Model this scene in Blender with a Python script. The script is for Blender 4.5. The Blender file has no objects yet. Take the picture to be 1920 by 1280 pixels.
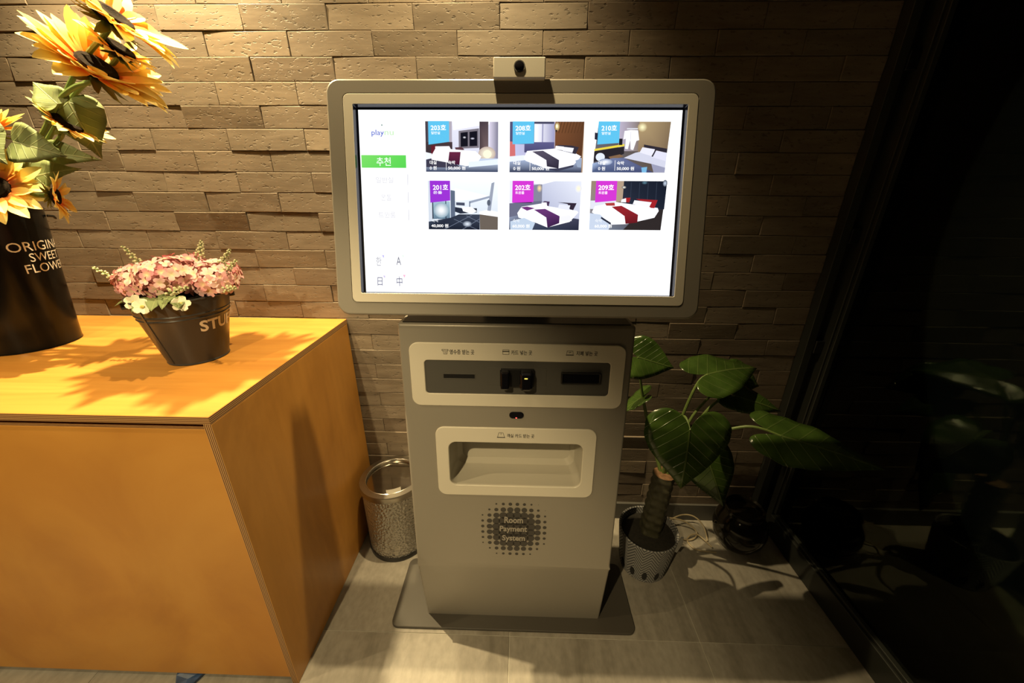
import bpy, bmesh, math, random
from mathutils import Vector, Matrix, Quaternion
random.seed(7)
sc = bpy.context.scene
col = sc.collection

# ------------------------------------------------------------------ camera
cam = bpy.data.cameras.new('camera')
cam.sensor_width = 36.0
cam.lens = 704.25 / 1920 * 36.0
cam.clip_start = 0.02
cam_ob = bpy.data.objects.new('camera', cam)
col.objects.link(cam_ob)
cam_ob.matrix_world = Matrix(((0.9996356, -0.0149769, 0.0224596), (0.0263858, 0.3662941, -0.9301250), (0.0057036, 0.9303786, 0.3665558))).to_4x4()
cam_ob.location = (0.0, -1.26, 1.309)
sc.camera = cam_ob

# ------------------------------------------------------------------ world, exposure
world = bpy.data.worlds.new('night')
sc.world = world
world.use_nodes = True
world.node_tree.nodes['Background'].inputs[0].default_value = (0.75, 0.72, 0.6, 1)
world.node_tree.nodes['Background'].inputs[1].default_value = 0.006
sc.view_settings.view_transform = 'Standard'
sc.view_settings.look = 'None'
sc.view_settings.exposure = 0.0
sc.view_settings.gamma = 1.0
sc.view_settings.use_curve_mapping = False

# ------------------------------------------------------------------ ceiling downlights
WARM = (1.0, 0.77, 0.405)
def downlight(name, loc, power, size=100, blend=0.6, aim=None, radius=0.035, color=WARM):
    l = bpy.data.lights.new(name, 'SPOT')
    l.energy = power; l.color = color; l.spot_size = math.radians(size); l.spot_blend = blend
    l.shadow_soft_size = radius
    o = bpy.data.objects.new(name, l); col.objects.link(o); o.location = loc
    d = Vector(aim) - Vector(loc) if aim else Vector((0, 0, -1))
    o.rotation_euler = d.to_track_quat('-Z', 'Y').to_euler()
    return o
downlight('downlight_counter', (-1.00, -0.17, 2.36), 320, 96, 0.8, (-0.98, -0.22, 0), radius=0.012)
downlight('downlight_kiosk', (-0.20, -0.244, 2.38), 155, 92, 1.0, (-0.20, -0.27, 0), radius=0.012)
downlight('downlight_entry', (-1.50, -1.00, 2.38), 62, 85, 0.8, (-1.15, -0.55, 0), radius=0.012)
downlight('downlight_lobby', (-0.75, -2.2, 2.38), 190, 70, 0.45, (-0.92, -0.93, 0.0), radius=0.02)

# ------------------------------------------------------------------ mesh helpers
class MB:
    def __init__(self):
        self.v = []; self.f = []; self.uv = None
    def add(self, verts, faces):
        n = len(self.v); self.v += [tuple(p) for p in verts]
        self.f += [tuple(i + n for i in q) for q in faces]
        return self
    def box(self, x0, x1, y0, y1, z0, z1):
        return self.add([(x0,y0,z0),(x1,y0,z0),(x1,y1,z0),(x0,y1,z0),(x0,y0,z1),(x1,y0,z1),(x1,y1,z1),(x0,y1,z1)],
            [(3,2,1,0),(4,5,6,7),(0,1,5,4),(1,2,6,5),(2,3,7,6),(3,0,4,7)])
    def loft(self, loops, cap0=True, cap1=True, closed=True):
        n = len(loops[0]); base = len(self.v); faces = []
        for L in loops: self.v += [tuple(p) for p in L]
        for k in range(len(loops) - 1):
            for i in range(n if closed else n - 1):
                j = (i + 1) % n
                faces.append((base+k*n+i, base+k*n+j, base+(k+1)*n+j, base+(k+1)*n+i))
        if cap0: faces.append(tuple(base + i for i in reversed(range(n))))
        if cap1: faces.append(tuple(base + (len(loops)-1)*n + i for i in range(n)))
        self.f += faces
        return self
    def lathe(self, prof, seg=40, center=(0,0,0), sx=1.0, sy=1.0, cap0=False, cap1=False):
        loops = []
        for r, z in prof:
            loops.append([(center[0]+sx*r*math.cos(2*math.pi*i/seg), center[1]+sy*r*math.sin(2*math.pi*i/seg), center[2]+z) for i in range(seg)])
        return self.loft(loops, cap0, cap1)
    def tube(self, pts, rad, seg=8, cap=True):
        pts = [Vector(p) for p in pts]; loops = []; prev = None
        for i, p in enumerate(pts):
            t = (pts[min(i+1, len(pts)-1)] - pts[max(i-1, 0)]).normalized()
            if prev is None:
                a = Vector((0,0,1)) if abs(t.z) < 0.9 else Vector((1,0,0)); e1 = t.cross(a).normalized()
            else:
                e1 = (prev - t * prev.dot(t)).normalized()
            prev = e1; e2 = t.cross(e1)
            r = rad[i] if isinstance(rad, (list, tuple)) else rad
            loops.append([p + e1*r*math.cos(2*math.pi*k/seg) + e2*r*math.sin(2*math.pi*k/seg) for k in range(seg)])
        return self.loft(loops, cap, cap)
    def mesh(self, name, smooth=False, fix=True, ang=24):
        me = bpy.data.meshes.new(name); me.from_pydata(self.v, [], self.f); me.update()
        if fix:
            bm = bmesh.new(); bm.from_mesh(me); bmesh.ops.recalc_face_normals(bm, faces=bm.faces); bm.to_mesh(me); bm.free()
        if smooth:
            for p in me.polygons: p.use_smooth = True
            try: me.set_sharp_from_angle(angle=math.radians(ang))
            except Exception: pass
        return me
    def build(self, name, mat, parent=None, smooth=False, fix=True, **kw):
        return link(name, self.mesh(name, smooth, fix), mat, parent, **kw)

def link(name, me, mat, parent=None, label=None, cat=None, group=None, kind=None):
    o = bpy.data.objects.new(name, me); col.objects.link(o)
    if mat is not None and me is not None and len(me.materials) == 0: me.materials.append(mat)
    if parent is not None: o.parent = parent
    return tag(o, label, cat, group, kind)
def tag(o, label=None, cat=None, group=None, kind=None):
    if label: o['label'] = label
    if cat: o['category'] = cat
    if group: o['group'] = group
    if kind: o['kind'] = kind
    return o
def empty(name, loc=(0,0,0), rot=(0,0,0), **kw):
    o = bpy.data.objects.new(name, None); col.objects.link(o); o.location = loc; o.rotation_euler = rot
    return tag(o, **kw)
def bevel_mesh(me, width, seg=2, angle=30):
    bm = bmesh.new(); bm.from_mesh(me)
    ed = [e for e in bm.edges if len(e.link_faces) == 2 and e.calc_face_angle(0) > math.radians(angle)]
    bmesh.ops.bevel(bm, geom=ed, offset=width, segments=seg, profile=0.5, affect='EDGES', clamp_overlap=True)
    bm.to_mesh(me); bm.free()
    for p in me.polygons: p.use_smooth = True
    try: me.set_sharp_from_angle(angle=math.radians(35))
    except Exception: pass
    return me
def rr(w, h, r, n=6, cx=0.0, cz=0.0):
    """rounded rectangle outline, half sizes w, h, in (x, z)"""
    out = []
    for sx, sz, a0 in ((1,1,0),(-1,1,90),(-1,-1,180),(1,-1,270)):
        for k in range(n + 1):
            a = math.radians(a0 + 90*k/n)
            out.append((cx + sx*(w-r) + r*math.cos(a), cz + sz*(h-r) + r*math.sin(a)))
    return out
def at_y(loop, y): return [(x, y, z) for x, z in loop]
def frame_mesh(mb, wo, ho, ro, wi, hi, ri, yf, yb, c=(0,0), ci=None, bev=0.0015):
    """a flat rounded frame standing proud from yb to yf (yf < yb faces the viewer), with a rounded hole"""
    ci = ci or c
    mb.loft([at_y(rr(wo,ho,ro,6,*c), yb), at_y(rr(wo,ho,ro,6,*c), yf+bev), at_y(rr(wo-bev,ho-bev,max(ro-bev,.001),6,*c), yf),
             at_y(rr(wi+bev,hi+bev,ri+bev,6,*ci), yf), at_y(rr(wi,hi,ri,6,*ci), yf+bev), at_y(rr(wi,hi,ri,6,*ci), yb)], False, False)
    return mb
def slab_mesh(mb, w, h, r, yf, yb, c=(0,0), bev=0.001):
    mb.loft([at_y(rr(w,h,r,6,*c), yb), at_y(rr(w,h,r,6,*c), yf+bev), at_y(rr(w-bev,h-bev,max(r-bev,.0005),6,*c), yf)], True, True)
    return mb
def text_geo(body, bold=0.0, spacing=1.0, slices=0):
    """outline of built-in lettering as flat verts and faces, scaled to a unit box"""
    cu = bpy.data.curves.new('lettering', 'FONT'); cu.body = body; cu.offset = bold; cu.resolution_u = 3
    cu.space_character = spacing
    o = bpy.data.objects.new('lettering', cu); col.objects.link(o)
    dg = bpy.context.evaluated_depsgraph_get()
    me = bpy.data.meshes.new_from_object(o.evaluated_get(dg))
    if slices:
        bm = bmesh.new(); bm.from_mesh(me)
        xs = [q.co.x for q in bm.verts]; lo, hi = min(xs), max(xs)
        for k in range(1, slices):
            bmesh.ops.bisect_plane(bm, geom=bm.verts[:]+bm.edges[:]+bm.faces[:], plane_co=(lo+(hi-lo)*k/slices, 0, 0), plane_no=(1,0,0))
        bm.to_mesh(me); bm.free()
    v = [(p.co.x, p.co.y) for p in me.vertices]; f = [tuple(p.vertices) for p in me.polygons]
    bpy.data.objects.remove(o); bpy.data.curves.remove(cu); bpy.data.meshes.remove(me)
    x0 = min(p[0] for p in v); x1 = max(p[0] for p in v); y0 = min(p[1] for p in v); y1 = max(p[1] for p in v)
    return [((x-x0)/(x1-x0), (y-y0)/(y1-y0)) for x, y in v], f
def text_flat(mb, body, u0, u1, v0, v1, y, bold=0.0, spacing=1.0):
    v, f = text_geo(body, bold, spacing)
    lo, hi = min(v0, v1), max(v0, v1)
    mb.add([(u0+(u1-u0)*a, y, lo+(hi-lo)*b) for a, b in v], f)
    return mb

# ------------------------------------------------------------------ materials
def newmat(name):
    m = bpy.data.materials.new(name); m.use_nodes = True
    nt = m.node_tree; b = nt.nodes['Principled BSDF']
    return m, nt, b
def N(nt, t, **kw):
    n = nt.nodes.new(t)
    for k, v in kw.items(): setattr(n, k, v)
    return n
def plain(name, c, rough=0.5, metal=0.0, coat=0.0, spec=0.5, noise=0.0, nscale=60.0, bump=0.0, bscale=200.0):
    m, nt, b = newmat(name)
    b.inputs['Base Color'].default_value = (*c, 1); b.inputs['Roughness'].default_value = rough
    b.inputs['Metallic'].default_value = metal; b.inputs['Coat Weight'].default_value = coat
    b.inputs['Coat Roughness'].default_value = 0.08
    b.inputs['Specular IOR Level'].default_value = spec
    tc = N(nt, 'ShaderNodeTexCoord')
    if noise:
        n = N(nt, 'ShaderNodeTexNoise'); n.inputs['Scale'].default_value = nscale; n.inputs['Detail'].default_value = 5
        nt.links.new(tc.outputs['Object'], n.inputs['Vector'])
        mr = N(nt, 'ShaderNodeMapRange'); mr.inputs[1].default_value = .3; mr.inputs[2].default_value = .7
        mr.inputs[3].default_value = 1-noise; mr.inputs[4].default_value = 1+noise
        nt.links.new(n.outputs['Fac'], mr.inputs[0])
        mx = N(nt, 'ShaderNodeVectorMath', operation='SCALE'); mx.inputs[0].default_value = c
        nt.links.new(mr.outputs[0], mx.inputs['Scale']); nt.links.new(mx.outputs[0], b.inputs['Base Color'])
    if bump:
        n = N(nt, 'ShaderNodeTexNoise'); n.inputs['Scale'].default_value = bscale; n.inputs['Detail'].default_value = 3
        nt.links.new(tc.outputs['Object'], n.inputs['Vector'])
        bp = N(nt, 'ShaderNodeBump'); bp.inputs['Strength'].default_value = bump; bp.inputs['Distance'].default_value = .001
        nt.links.new(n.outputs['Fac'], bp.inputs['Height']); nt.links.new(bp.outputs[0], b.inputs['Normal'])
    return m
def ramp(nt, stops):
    r = N(nt, 'ShaderNodeValToRGB'); e = r.color_ramp.elements
    while len(e) < len(stops): e.new(0.5)
    for k, (p, c) in enumerate(stops): e[k].position = p; e[k].color = (*c, 1)
    return r
def offset_coords(nt, scale, coord='Object', amount=9.0):
    """object coordinates, shifted by each object's random number so alike pieces differ"""
    tc = N(nt, 'ShaderNodeTexCoord'); oi = N(nt, 'ShaderNodeObjectInfo')
    mp = N(nt, 'ShaderNodeMapping'); mp.inputs['Scale'].default_value = scale
    cb = N(nt, 'ShaderNodeCombineXYZ')
    ml = N(nt, 'ShaderNodeMath', operation='MULTIPLY'); ml.inputs[1].default_value = amount*7
    nt.links.new(oi.outputs['Random'], ml.inputs[0])
    for i in range(3): nt.links.new(ml.outputs[0], cb.inputs[i])
    nt.links.new(tc.outputs[coord], mp.inputs['Vector']); nt.links.new(cb.outputs[0], mp.inputs['Location'])
    return mp.outputs[0], oi

def brick_material():
    m, nt, b = newmat('brick')
    v, oi = offset_coords(nt, (7, 7, 42))
    n1 = N(nt, 'ShaderNodeTexNoise'); n1.inputs['Scale'].default_value = 1.0; n1.inputs['Detail'].default_value = 8; n1.inputs['Roughness'].default_value = .65
    nt.links.new(v, n1.inputs['Vector'])
    v2, _ = offset_coords(nt, (60, 60, 150))
    n2 = N(nt, 'ShaderNodeTexNoise'); n2.inputs['Scale'].default_value = 1.0; n2.inputs['Detail'].default_value = 3
    nt.links.new(v2, n2.inputs['Vector'])
    r1 = ramp(nt, [(0.25, (.122,.097,.073)), (0.5, (.165,.134,.103)), (0.75, (.215,.178,.140))])
    nt.links.new(n1.outputs['Fac'], r1.inputs['Fac'])
    ro = ramp(nt, [(0.0, (.88,.83,.79)), (0.3, (1.0,.97,.93)), (0.65, (.94,.93,.9)), (1.0, (1.12,1.08,1.0))])
    nt.links.new(oi.outputs['Random'], ro.inputs['Fac'])
    mx = N(nt, 'ShaderNodeMix', data_type='RGBA', blend_type='MULTIPLY'); mx.inputs[0].default_value = 1
    nt.links.new(r1.outputs[0], mx.inputs[6]); nt.links.new(ro.outputs[0], mx.inputs[7])
    # pits
    pr = ramp(nt, [(0.30, (0,0,0)), (0.40, (1,1,1))]); nt.links.new(n2.outputs['Fac'], pr.inputs['Fac'])
    mp = N(nt, 'ShaderNodeMapRange'); mp.inputs[3].default_value = .62; mp.inputs[4].default_value = 1
    nt.links.new(pr.outputs[0], mp.inputs[0])
    sc_ = N(nt, 'ShaderNodeVectorMath', operation='SCALE'); nt.links.new(mx.outputs[2], sc_.inputs[0]); nt.links.new(mp.outputs[0], sc_.inputs['Scale'])
    nt.links.new(sc_.outputs[0], b.inputs['Base Color'])
    b.inputs['Roughness'].default_value = .62; b.inputs['Specular IOR Level'].default_value = .35
    v3, _ = offset_coords(nt, (10, 10, 90))
    n3 = N(nt, 'ShaderNodeTexNoise'); n3.inputs['Scale'].default_value = 1.0; n3.inputs['Detail'].default_value = 4
    nt.links.new(v3, n3.inputs['Vector'])
    ad = N(nt, 'ShaderNodeMath', operation='MULTIPLY_ADD'); ad.inputs[1].default_value = .35
    nt.links.new(n3.outputs['Fac'], ad.inputs[0]); nt.links.new(pr.outputs[0], ad.inputs[2])
    bp = N(nt, 'ShaderNodeBump'); bp.inputs['Strength'].default_value = .5; bp.inputs['Distance'].default_value = .0016
    nt.links.new(ad.outputs[0], bp.inputs['Height']); nt.links.new(bp.outputs[0], b.inputs['Normal'])
    return m
M_BRICK = brick_material()
M_JOINT = plain('dark_joint', (.07,.055,.04), .9)

def ply_material(name, scale, c0, c1, c2, rough):
    m, nt, b = newmat(name)
    tc = N(nt, 'ShaderNodeTexCoord'); mp = N(nt, 'ShaderNodeMapping'); mp.inputs['Scale'].default_value = scale
    nt.links.new(tc.outputs['Object'], mp.inputs['Vector'])
    n = N(nt, 'ShaderNodeTexNoise'); n.inputs['Scale'].default_value = 1; n.inputs['Detail'].default_value = 6; n.inputs['Distortion'].default_value = 2.2; n.inputs['Roughness'].default_value = .55
    nt.links.new(mp.outputs[0], n.inputs['Vector'])
    r = ramp(nt, [(.28, c0), (.5, c1), (.72, c2)]); nt.links.new(n.outputs['Fac'], r.inputs['Fac'])
    mp2 = N(nt, 'ShaderNodeMapping'); mp2.inputs['Scale'].default_value = tuple(s*14 if s > 2 else s*3 for s in scale)
    nt.links.new(tc.outputs['Object'], mp2.inputs['Vector'])
    n2 = N(nt, 'ShaderNodeTexNoise'); n2.inputs['Scale'].default_value = 1; n2.inputs['Detail'].default_value = 3
    nt.links.new(mp2.outputs[0], n2.inputs['Vector'])
    mr = N(nt, 'ShaderNodeMapRange'); mr.inputs[1].default_value=.3; mr.inputs[2].default_value=.7; mr.inputs[3].default_value=.95; mr.inputs[4].default_value=1.04
    nt.links.new(n2.outputs['Fac'], mr.inputs[0])
    s = N(nt, 'ShaderNodeVectorMath', operation='SCALE'); nt.links.new(r.outputs[0], s.inputs[0]); nt.links.new(mr.outputs[0], s.inputs['Scale'])
    nt.links.new(s.outputs[0], b.inputs['Base Color'])
    b.inputs['Roughness'].default_value = rough; b.inputs['Specular IOR Level'].default_value = .4
    return m
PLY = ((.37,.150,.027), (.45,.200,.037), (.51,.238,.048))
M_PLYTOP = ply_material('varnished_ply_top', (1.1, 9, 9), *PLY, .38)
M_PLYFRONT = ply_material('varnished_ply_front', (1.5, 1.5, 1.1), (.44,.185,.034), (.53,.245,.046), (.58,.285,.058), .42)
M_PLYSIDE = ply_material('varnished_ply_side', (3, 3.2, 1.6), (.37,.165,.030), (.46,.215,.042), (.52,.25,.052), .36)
def ply_edge():
    m, nt, b = newmat('ply_edge')
    tc = N(nt, 'ShaderNodeTexCoord')
    uv = tc.outputs['UV']
    sp = N(nt, 'ShaderNodeSeparateXYZ'); nt.links.new(uv, sp.inputs[0])
    ml = N(nt, 'ShaderNodeMath', operation='MULTIPLY'); ml.inputs[1].default_value = 4.5*2*math.pi; nt.links.new(sp.outputs[0], ml.inputs[0])
    sn = N(nt, 'ShaderNodeMath', operation='SINE'); nt.links.new(ml.outputs[0], sn.inputs[0])
    mr = N(nt, 'ShaderNodeMapRange'); mr.inputs[1].default_value=-1; mr.inputs[2].default_value=1; nt.links.new(sn.outputs[0], mr.inputs[0])
    r = ramp(nt, [(.3, (.13,.055,.02)), (.62, (.34,.17,.06)), (.9, (.55,.33,.13))]); nt.links.new(mr.outputs[0], r.inputs['Fac'])
    nt.links.new(r.outputs[0], b.inputs['Base Color']); b.inputs['Roughness'].default_value = .55
    return m
M_PLYEDGE = ply_edge()

def tile_material():
    m, nt, b = newmat('floor_tile')
    v, oi = offset_coords(nt, (5.5, .35, 1), amount=3)
    n = N(nt, 'ShaderNodeTexNoise'); n.inputs['Scale'].default_value = 1; n.inputs['Detail'].default_value = 7; n.inputs['Roughness'].default_value = .6; n.inputs['Distortion'].default_value = .3
    nt.links.new(v, n.inputs['Vector'])
    r = ramp(nt, [(.28, (.13,.115,.09)), (.40, (.24,.218,.182)), (.48, (.30,.275,.235)), (.62, (.335,.31,.266)), (.78, (.28,.252,.21))])
    nt.links.new(n.outputs['Fac'], r.inputs['Fac'])
    v2, _ = offset_coords(nt, (70, 40, 1), amount=3)
    n2 = N(nt, 'ShaderNodeTexNoise'); n2.inputs['Scale'].default_value = 1; n2.inputs['Detail'].default_value = 4
    nt.links.new(v2, n2.inputs['Vector'])
    mr = N(nt, 'ShaderNodeMapRange'); mr.inputs[1].default_value=.3; mr.inputs[2].default_value=.7; mr.inputs[3].default_value=.72; mr.inputs[4].default_value=.92
    nt.links.new(n2.outputs['Fac'], mr.inputs[0])
    s = N(nt, 'ShaderNodeVectorMath', operation='SCALE'); nt.links.new(r.outputs[0], s.inputs[0]); nt.links.new(mr.outputs[0], s.inputs['Scale'])
    nt.links.new(s.outputs[0], b.inputs['Base Color']); b.inputs['Roughness'].default_value = .42
    return m
M_TILE = tile_material()
M_GROUT = plain('grout', (.42,.40,.34), .9)
M_CEIL = plain('ceiling_paint', (.30,.29,.27), .9)

M_BODY = plain('grey_paint', (.295,.272,.235), .38, metal=.2)
M_CREAM = plain('cream_plastic', (.66,.62,.53), .42)
M_DARKGREY = plain('charcoal_panel', (.075,.072,.066), .5)
M_BLACK = plain('black_plastic', (.008,.008,.009), .35)
M_BLACKGLOSS = plain('black_gloss', (.006,.006,.009), .08)
M_INK = plain('ink', (.02,.018,.016), .6)
M_PLATE = plain('steel_plate_paint', (.052,.046,.038), .45)
M_CHROME = plain('chrome', (.62,.60,.56), .16, metal=1)
M_STEEL = plain('brushed_rim', (.42,.39,.34), .28, metal=1)
M_MIRRORLID = plain('mirror_lid', (.5,.47,.42), .1, metal=1)
M_FRAME = plain('dark_aluminium', (.034,.036,.031), .4, metal=.3)
M_GASKET = plain('black_gasket', (.004,.004,.004), .7)
M_BASEB = plain('grey_skirting', (.075,.072,.065), .5)
M_SOIL = plain('dark_soil', (.012,.010,.007), .95, noise=.5, nscale=120)
M_WHITE = plain('white_paper', (.75,.72,.65), .6)
M_LETTER = plain('cream_lettering', (.62,.56,.44), .6)
M_BUCKET = plain('dark_grey_enamel', (.036,.035,.035), .30, spec=.4)
M_VASE = plain('black_enamel', (.004,.004,.004), .2, spec=.22)
M_CABLE = plain('beige_cable', (.26,.21,.13), .5)
M_BLUE = plain('blue_sheet', (.03,.06,.14), .45, noise=.35, nscale=40)

def emis(name, c, s):
    m = bpy.data.materials.new(name); m.use_nodes = True; nt = m.node_tree
    nt.nodes.remove(nt.nodes['Principled BSDF'])
    e = N(nt, 'ShaderNodeEmission'); e.inputs[0].default_value = (*c, 1); e.inputs[1].default_value = s
    nt.links.new(e.outputs[0], nt.nodes['Material Output'].inputs[0]); return m
SCREEN = 1.15
def screen_colours():
    m = emis('screen_picture', (1,1,1), SCREEN); nt = m.node_tree
    a = N(nt, 'ShaderNodeAttribute', attribute_name='Col')
    e = [n for n in nt.nodes if n.type == 'EMISSION'][0]
    nt.links.new(a.outputs['Color'], e.inputs[0]); return m
M_PIC = screen_colours()
M_SCREENWHITE = emis('screen_white', (.985,.985,1.0), SCREEN*1.15)
M_REDLED = emis('red_led', (1,.05,.04), 6)
M_YLED = emis('yellow_led', (.9,.75,.12), 1.2)

# ================================================================== SETTING
# ---- back wall: running bond of long thin bricks, dry jointed
wall = MB().box(-2.6, 0.985, 0.012, 0.10, 0.0, 2.4).build('wall_back', M_JOINT, kind='structure',
        label='brown brick back wall in running bond behind the kiosk')
BW, BH = 0.2355, 0.0593
def brick_mesh(w, h, d=.03, seed=0):
    rnd = random.Random(seed)
    c = .0014
    j = lambda a: rnd.uniform(-a, a)
    # slightly irregular front outline with a chamfer; y<0 faces the room
    f = [(-w/2+c+j(.0008), -h/2+c+j(.0012)), (j(.02), -h/2+c+j(.0009)), (w/2-c+j(.0008), -h/2+c+j(.0012)),
         (w/2-c+j(.0008), h/2-c+j(.0006)), (j(.02), h/2-c+j(.0006)), (-w/2+c+j(.0008), h/2-c+j(.0006))]
    o = [(-w/2, -h/2), (f[1][0], -h/2), (w/2, -h/2), (w/2, h/2), (f[4][0], h/2), (-w/2, h/2)]
    mb = MB(); mb.loft([at_y(o, d), at_y(o, .0012), [(x, j(.0006), z) for x, z in f]], False, False)
    n = len(mb.v)
    mb.f += [(n-6, n-5, n-2, n-1), (n-5, n-4, n-3, n-2)]
    return mb.mesh('brick')
GAP = .0012
brick_meshes = [brick_mesh(BW-GAP, BH-GAP, seed=s) for s in range(6)]
for me in brick_meshes: me.materials.append(M_BRICK)
rest = MB()
def hidden(x0, x1, z0, z1):
    if z1 < .86 and x1 < -.66: return True
    if z1 < .11: return True
    if z0 > 1.80 or x1 < -1.75: return True
    if x0 > -.40 and x1 < .37 and 1.0 < z0 and z1 < 1.40: return True
    if x0 > -.30 and x1 < .26 and z1 < 1.0 and z0 < .95: return True
    return False
nbrick = 0
row_z0 = .8918 - 15*BH
for r in range(0, 28 + 12):
    z0 = row_z0 + r*BH
    if z0 > 2.36: break
    off = .638 if r % 2 == 1 else .638 + BW/2
    k = -14
    while True:
        x0 = off + k*BW; x1 = x0 + BW; k += 1
        if x0 > .98: break
        if x1 < -2.5: continue
        x1c = min(x1, .985)
        if x1c - x0 < .02: continue
        zb = max(z0, 0.0)
        if hidden(x0, x1c, z0, z0+BH) or z0 < 0:
            if z0 >= 0: rest.box(x0+GAP/2, x1c-GAP/2, 0, .03, z0+GAP/2, z0+BH-GAP/2)
            continue
        if abs(x1c - x1) < 1e-6: me = random.choice(brick_meshes)
        else:
            me = brick_mesh(x1c-x0-GAP, BH-GAP, seed=r); me.materials.append(M_BRICK)
        o = link('brick', me, None, wall); nbrick += 1
        g = random.random()
        tilt = random.gauss(0, .020) if g < .75 else random.gauss(.045, .03)
        o.rotation_euler = (tilt, random.gauss(0, .0022), random.gauss(0, .006))
        o.location = ((x0+x1c)/2, -random.uniform(0, .0028) - abs(tilt)*.012, z0+BH/2)
rest.build('brickwork', M_BRICK, wall, kind='stuff')
baseb = MB().box(-.60, .985, -.012, .0, 0, .082)
baseb.build('baseboard_back', M_BASEB, kind='structure', label='low dark grey skirting along the foot of the brick wall')

# ---- floor of square tiles
fl = MB().box(-3.0, 1.40, -4.6, .1, -.06, -.0022).build('floor', M_GROUT, kind='structure', label='floor of large greyish stone look tiles')
T = .6
tmb = MB().box(-T/2+.0011, T/2-.0011, -T/2+.0011, T/2-.0011, -.02, 0.0).mesh('tile'); tmb.materials.append(M_TILE)
bevel_mesh(tmb, .0006, 1)
for i in range(-5, 3):
    for j in range(0, 8):
        x0 = -.021 + T*(i-0); yc = -.492 + T/2 - T*j
        xc = x0 + T/2
        if xc - T/2 > 1.03: continue
        o = link('tile', tmb, None, fl); o.location = (xc, yc, 0)

# ---- ceiling
MB().box(-3.0, 1.40, -4.6, .1, 2.40, 2.46).build('ceiling', M_CEIL, kind='structure', label='plain pale ceiling above the kiosk corner')

# ---- glazed sliding door on the right
def glass_mat():
    m = bpy.data.materials.new('night_glass'); m.use_nodes = True; nt = m.node_tree
    nt.nodes.remove(nt.nodes['Principled BSDF'])
    g = N(nt, 'ShaderNodeBsdfGlossy'); g.inputs['Roughness'].default_value = .03; g.inputs['Color'].default_value = (.8,.85,.7,1)
    t = N(nt, 'ShaderNodeBsdfTransparent'); t.inputs[0].default_value = (.45,.5,.45,1)
    fr = N(nt, 'ShaderNodeFresnel'); fr.inputs[0].default_value = 1.45
    mx = N(nt, 'ShaderNodeMixShader'); nt.links.new(fr.outputs[0], mx.inputs[0]); nt.links.new(t.outputs[0], mx.inputs[1]); nt.links.new(g.outputs[0], mx.inputs[2])
    nt.links.new(mx.outputs[0], nt.nodes['Material Output'].inputs[0]); return m
M_GLASS = glass_mat()
door = empty('door_1', (1.06, -1.0, 0), kind='structure', label='dark aluminium framed glass sliding door beside the brick wall')
def dpart(name, mat, *b, bev=.0015):
    mb = MB(); mb.box(b[0]-1.06, b[1]-1.06, b[2]+1.0, b[3]+1.0, b[4], b[5]); me = mb.mesh(name)
    if bev: bevel_mesh(me, bev, 1)
    return link(name, me, mat, door)
dpart('jamb', M_FRAME, .985, 1.012, -.035, .06, 0, 2.4)
dpart('jamb', M_FRAME, 1.012, 1.10, .0, .06, 0, 2.4)
dpart('gasket', M_GASKET, 1.022, 1.045, -.012, -.0005, 0, 2.4)
dpart('stile', M_FRAME, 1.040, 1.085, -.058, -.014, .0, 2.4)
dpart('glazing_bead', M_FRAME, 1.046, 1.080, -.070, -.059, .10, 2.36)
dpart('bottom_rail', M_FRAME, 1.038, 1.085, -1.70, -.059, .0, .092)
dpart('glazing_bead', M_FRAME, 1.046, 1.080, -1.62, -.071, .093, .103)
dpart('stile', M_FRAME, 1.040, 1.085, -1.70, -1.63, .093, 2.4)
dpart('pane', M_GLASS, 1.060, 1.066, -1.629, -.071, .104, 2.36, bev=0)
for z in (.80, 1.17, 1.62):
    dpart('stop_block', M_BLACK, 1.012, 1.050, -.040, -.0125, z, z+.045)

# ================================================================== KIOSK
kiosk = empty('payment_kiosk', (-.0115, -.30, 0), label='grey self service room payment kiosk with large lit touch screen', cat='kiosk')
KX, KY = -.0115, -.30
# base plate
pl = [(x, -.358 - KY + z) for x, z in rr(.394, .122, .022, 5)]
me = MB().loft([[(x, y, 0.0) for x, y in pl], [(x, y, .010) for x, y in pl]]).mesh('base_plate')
link('base_plate', bevel_mesh(me, .0015, 1), M_PLATE, kiosk)
# body: side profile extruded, with the card tray opening cut out
prof = [(-.420,1.020), (-.4732,.300), (-.4745,.288), (-.4725,.276), (-.4375,.0105), (-.16,.0105), (-.16,1.020)]
HB = .2835
body_mb = MB().loft([[(-HB, y-KY, z) for y, z in prof], [(HB, y-KY, z) for y, z in prof]])
bme = body_mb.mesh('body')
bm = bmesh.new(); bm.from_mesh(bme)
ed = [e for e in bm.edges if (abs(e.verts[0].co.z-e.verts[1].co.z) > .2 or e.verts[0].co.z > 1.0 and e.verts[1].co.z > 1.0) and min(e.verts[0].co.y, e.verts[1].co.y)+KY < -.16 + .001]
bmesh.ops.bevel(bm, geom=ed, offset=.007, segments=4, profile=.5, affect='EDGES'); bm.to_mesh(bme); bm.free()
body_ob = link('body', bme, M_BODY, kiosk)
BA = -math.asin(.0739)
FO = Vector((0, -.420 - KY, 1.02))       # face frame origin in kiosk space (top edge centre)
cut_mb = MB().loft([at_y(rr(.181, .072, .022, 6, .002, -.3835), -.03), at_y(rr(.181, .072, .022, 6, .002, -.3835), .118)])
cutter = cut_mb.build('cutter', M_BODY)
cutter.matrix_world = Matrix.Translation(Vector((KX, KY, 0)) + FO) @ Matrix.Rotation(BA, 4, 'X')
md = body_ob.modifiers.new('cut', 'BOOLEAN'); md.object = cutter; md.operation = 'DIFFERENCE'; md.solver = 'EXACT'
bpy.context.view_layer.update()
dg = bpy.context.evaluated_depsgraph_get()
nm = bpy.data.meshes.new_from_object(body_ob.evaluated_get(dg))
body_ob.modifiers.clear(); body_ob.data = nm; nm.name = 'body'
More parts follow.
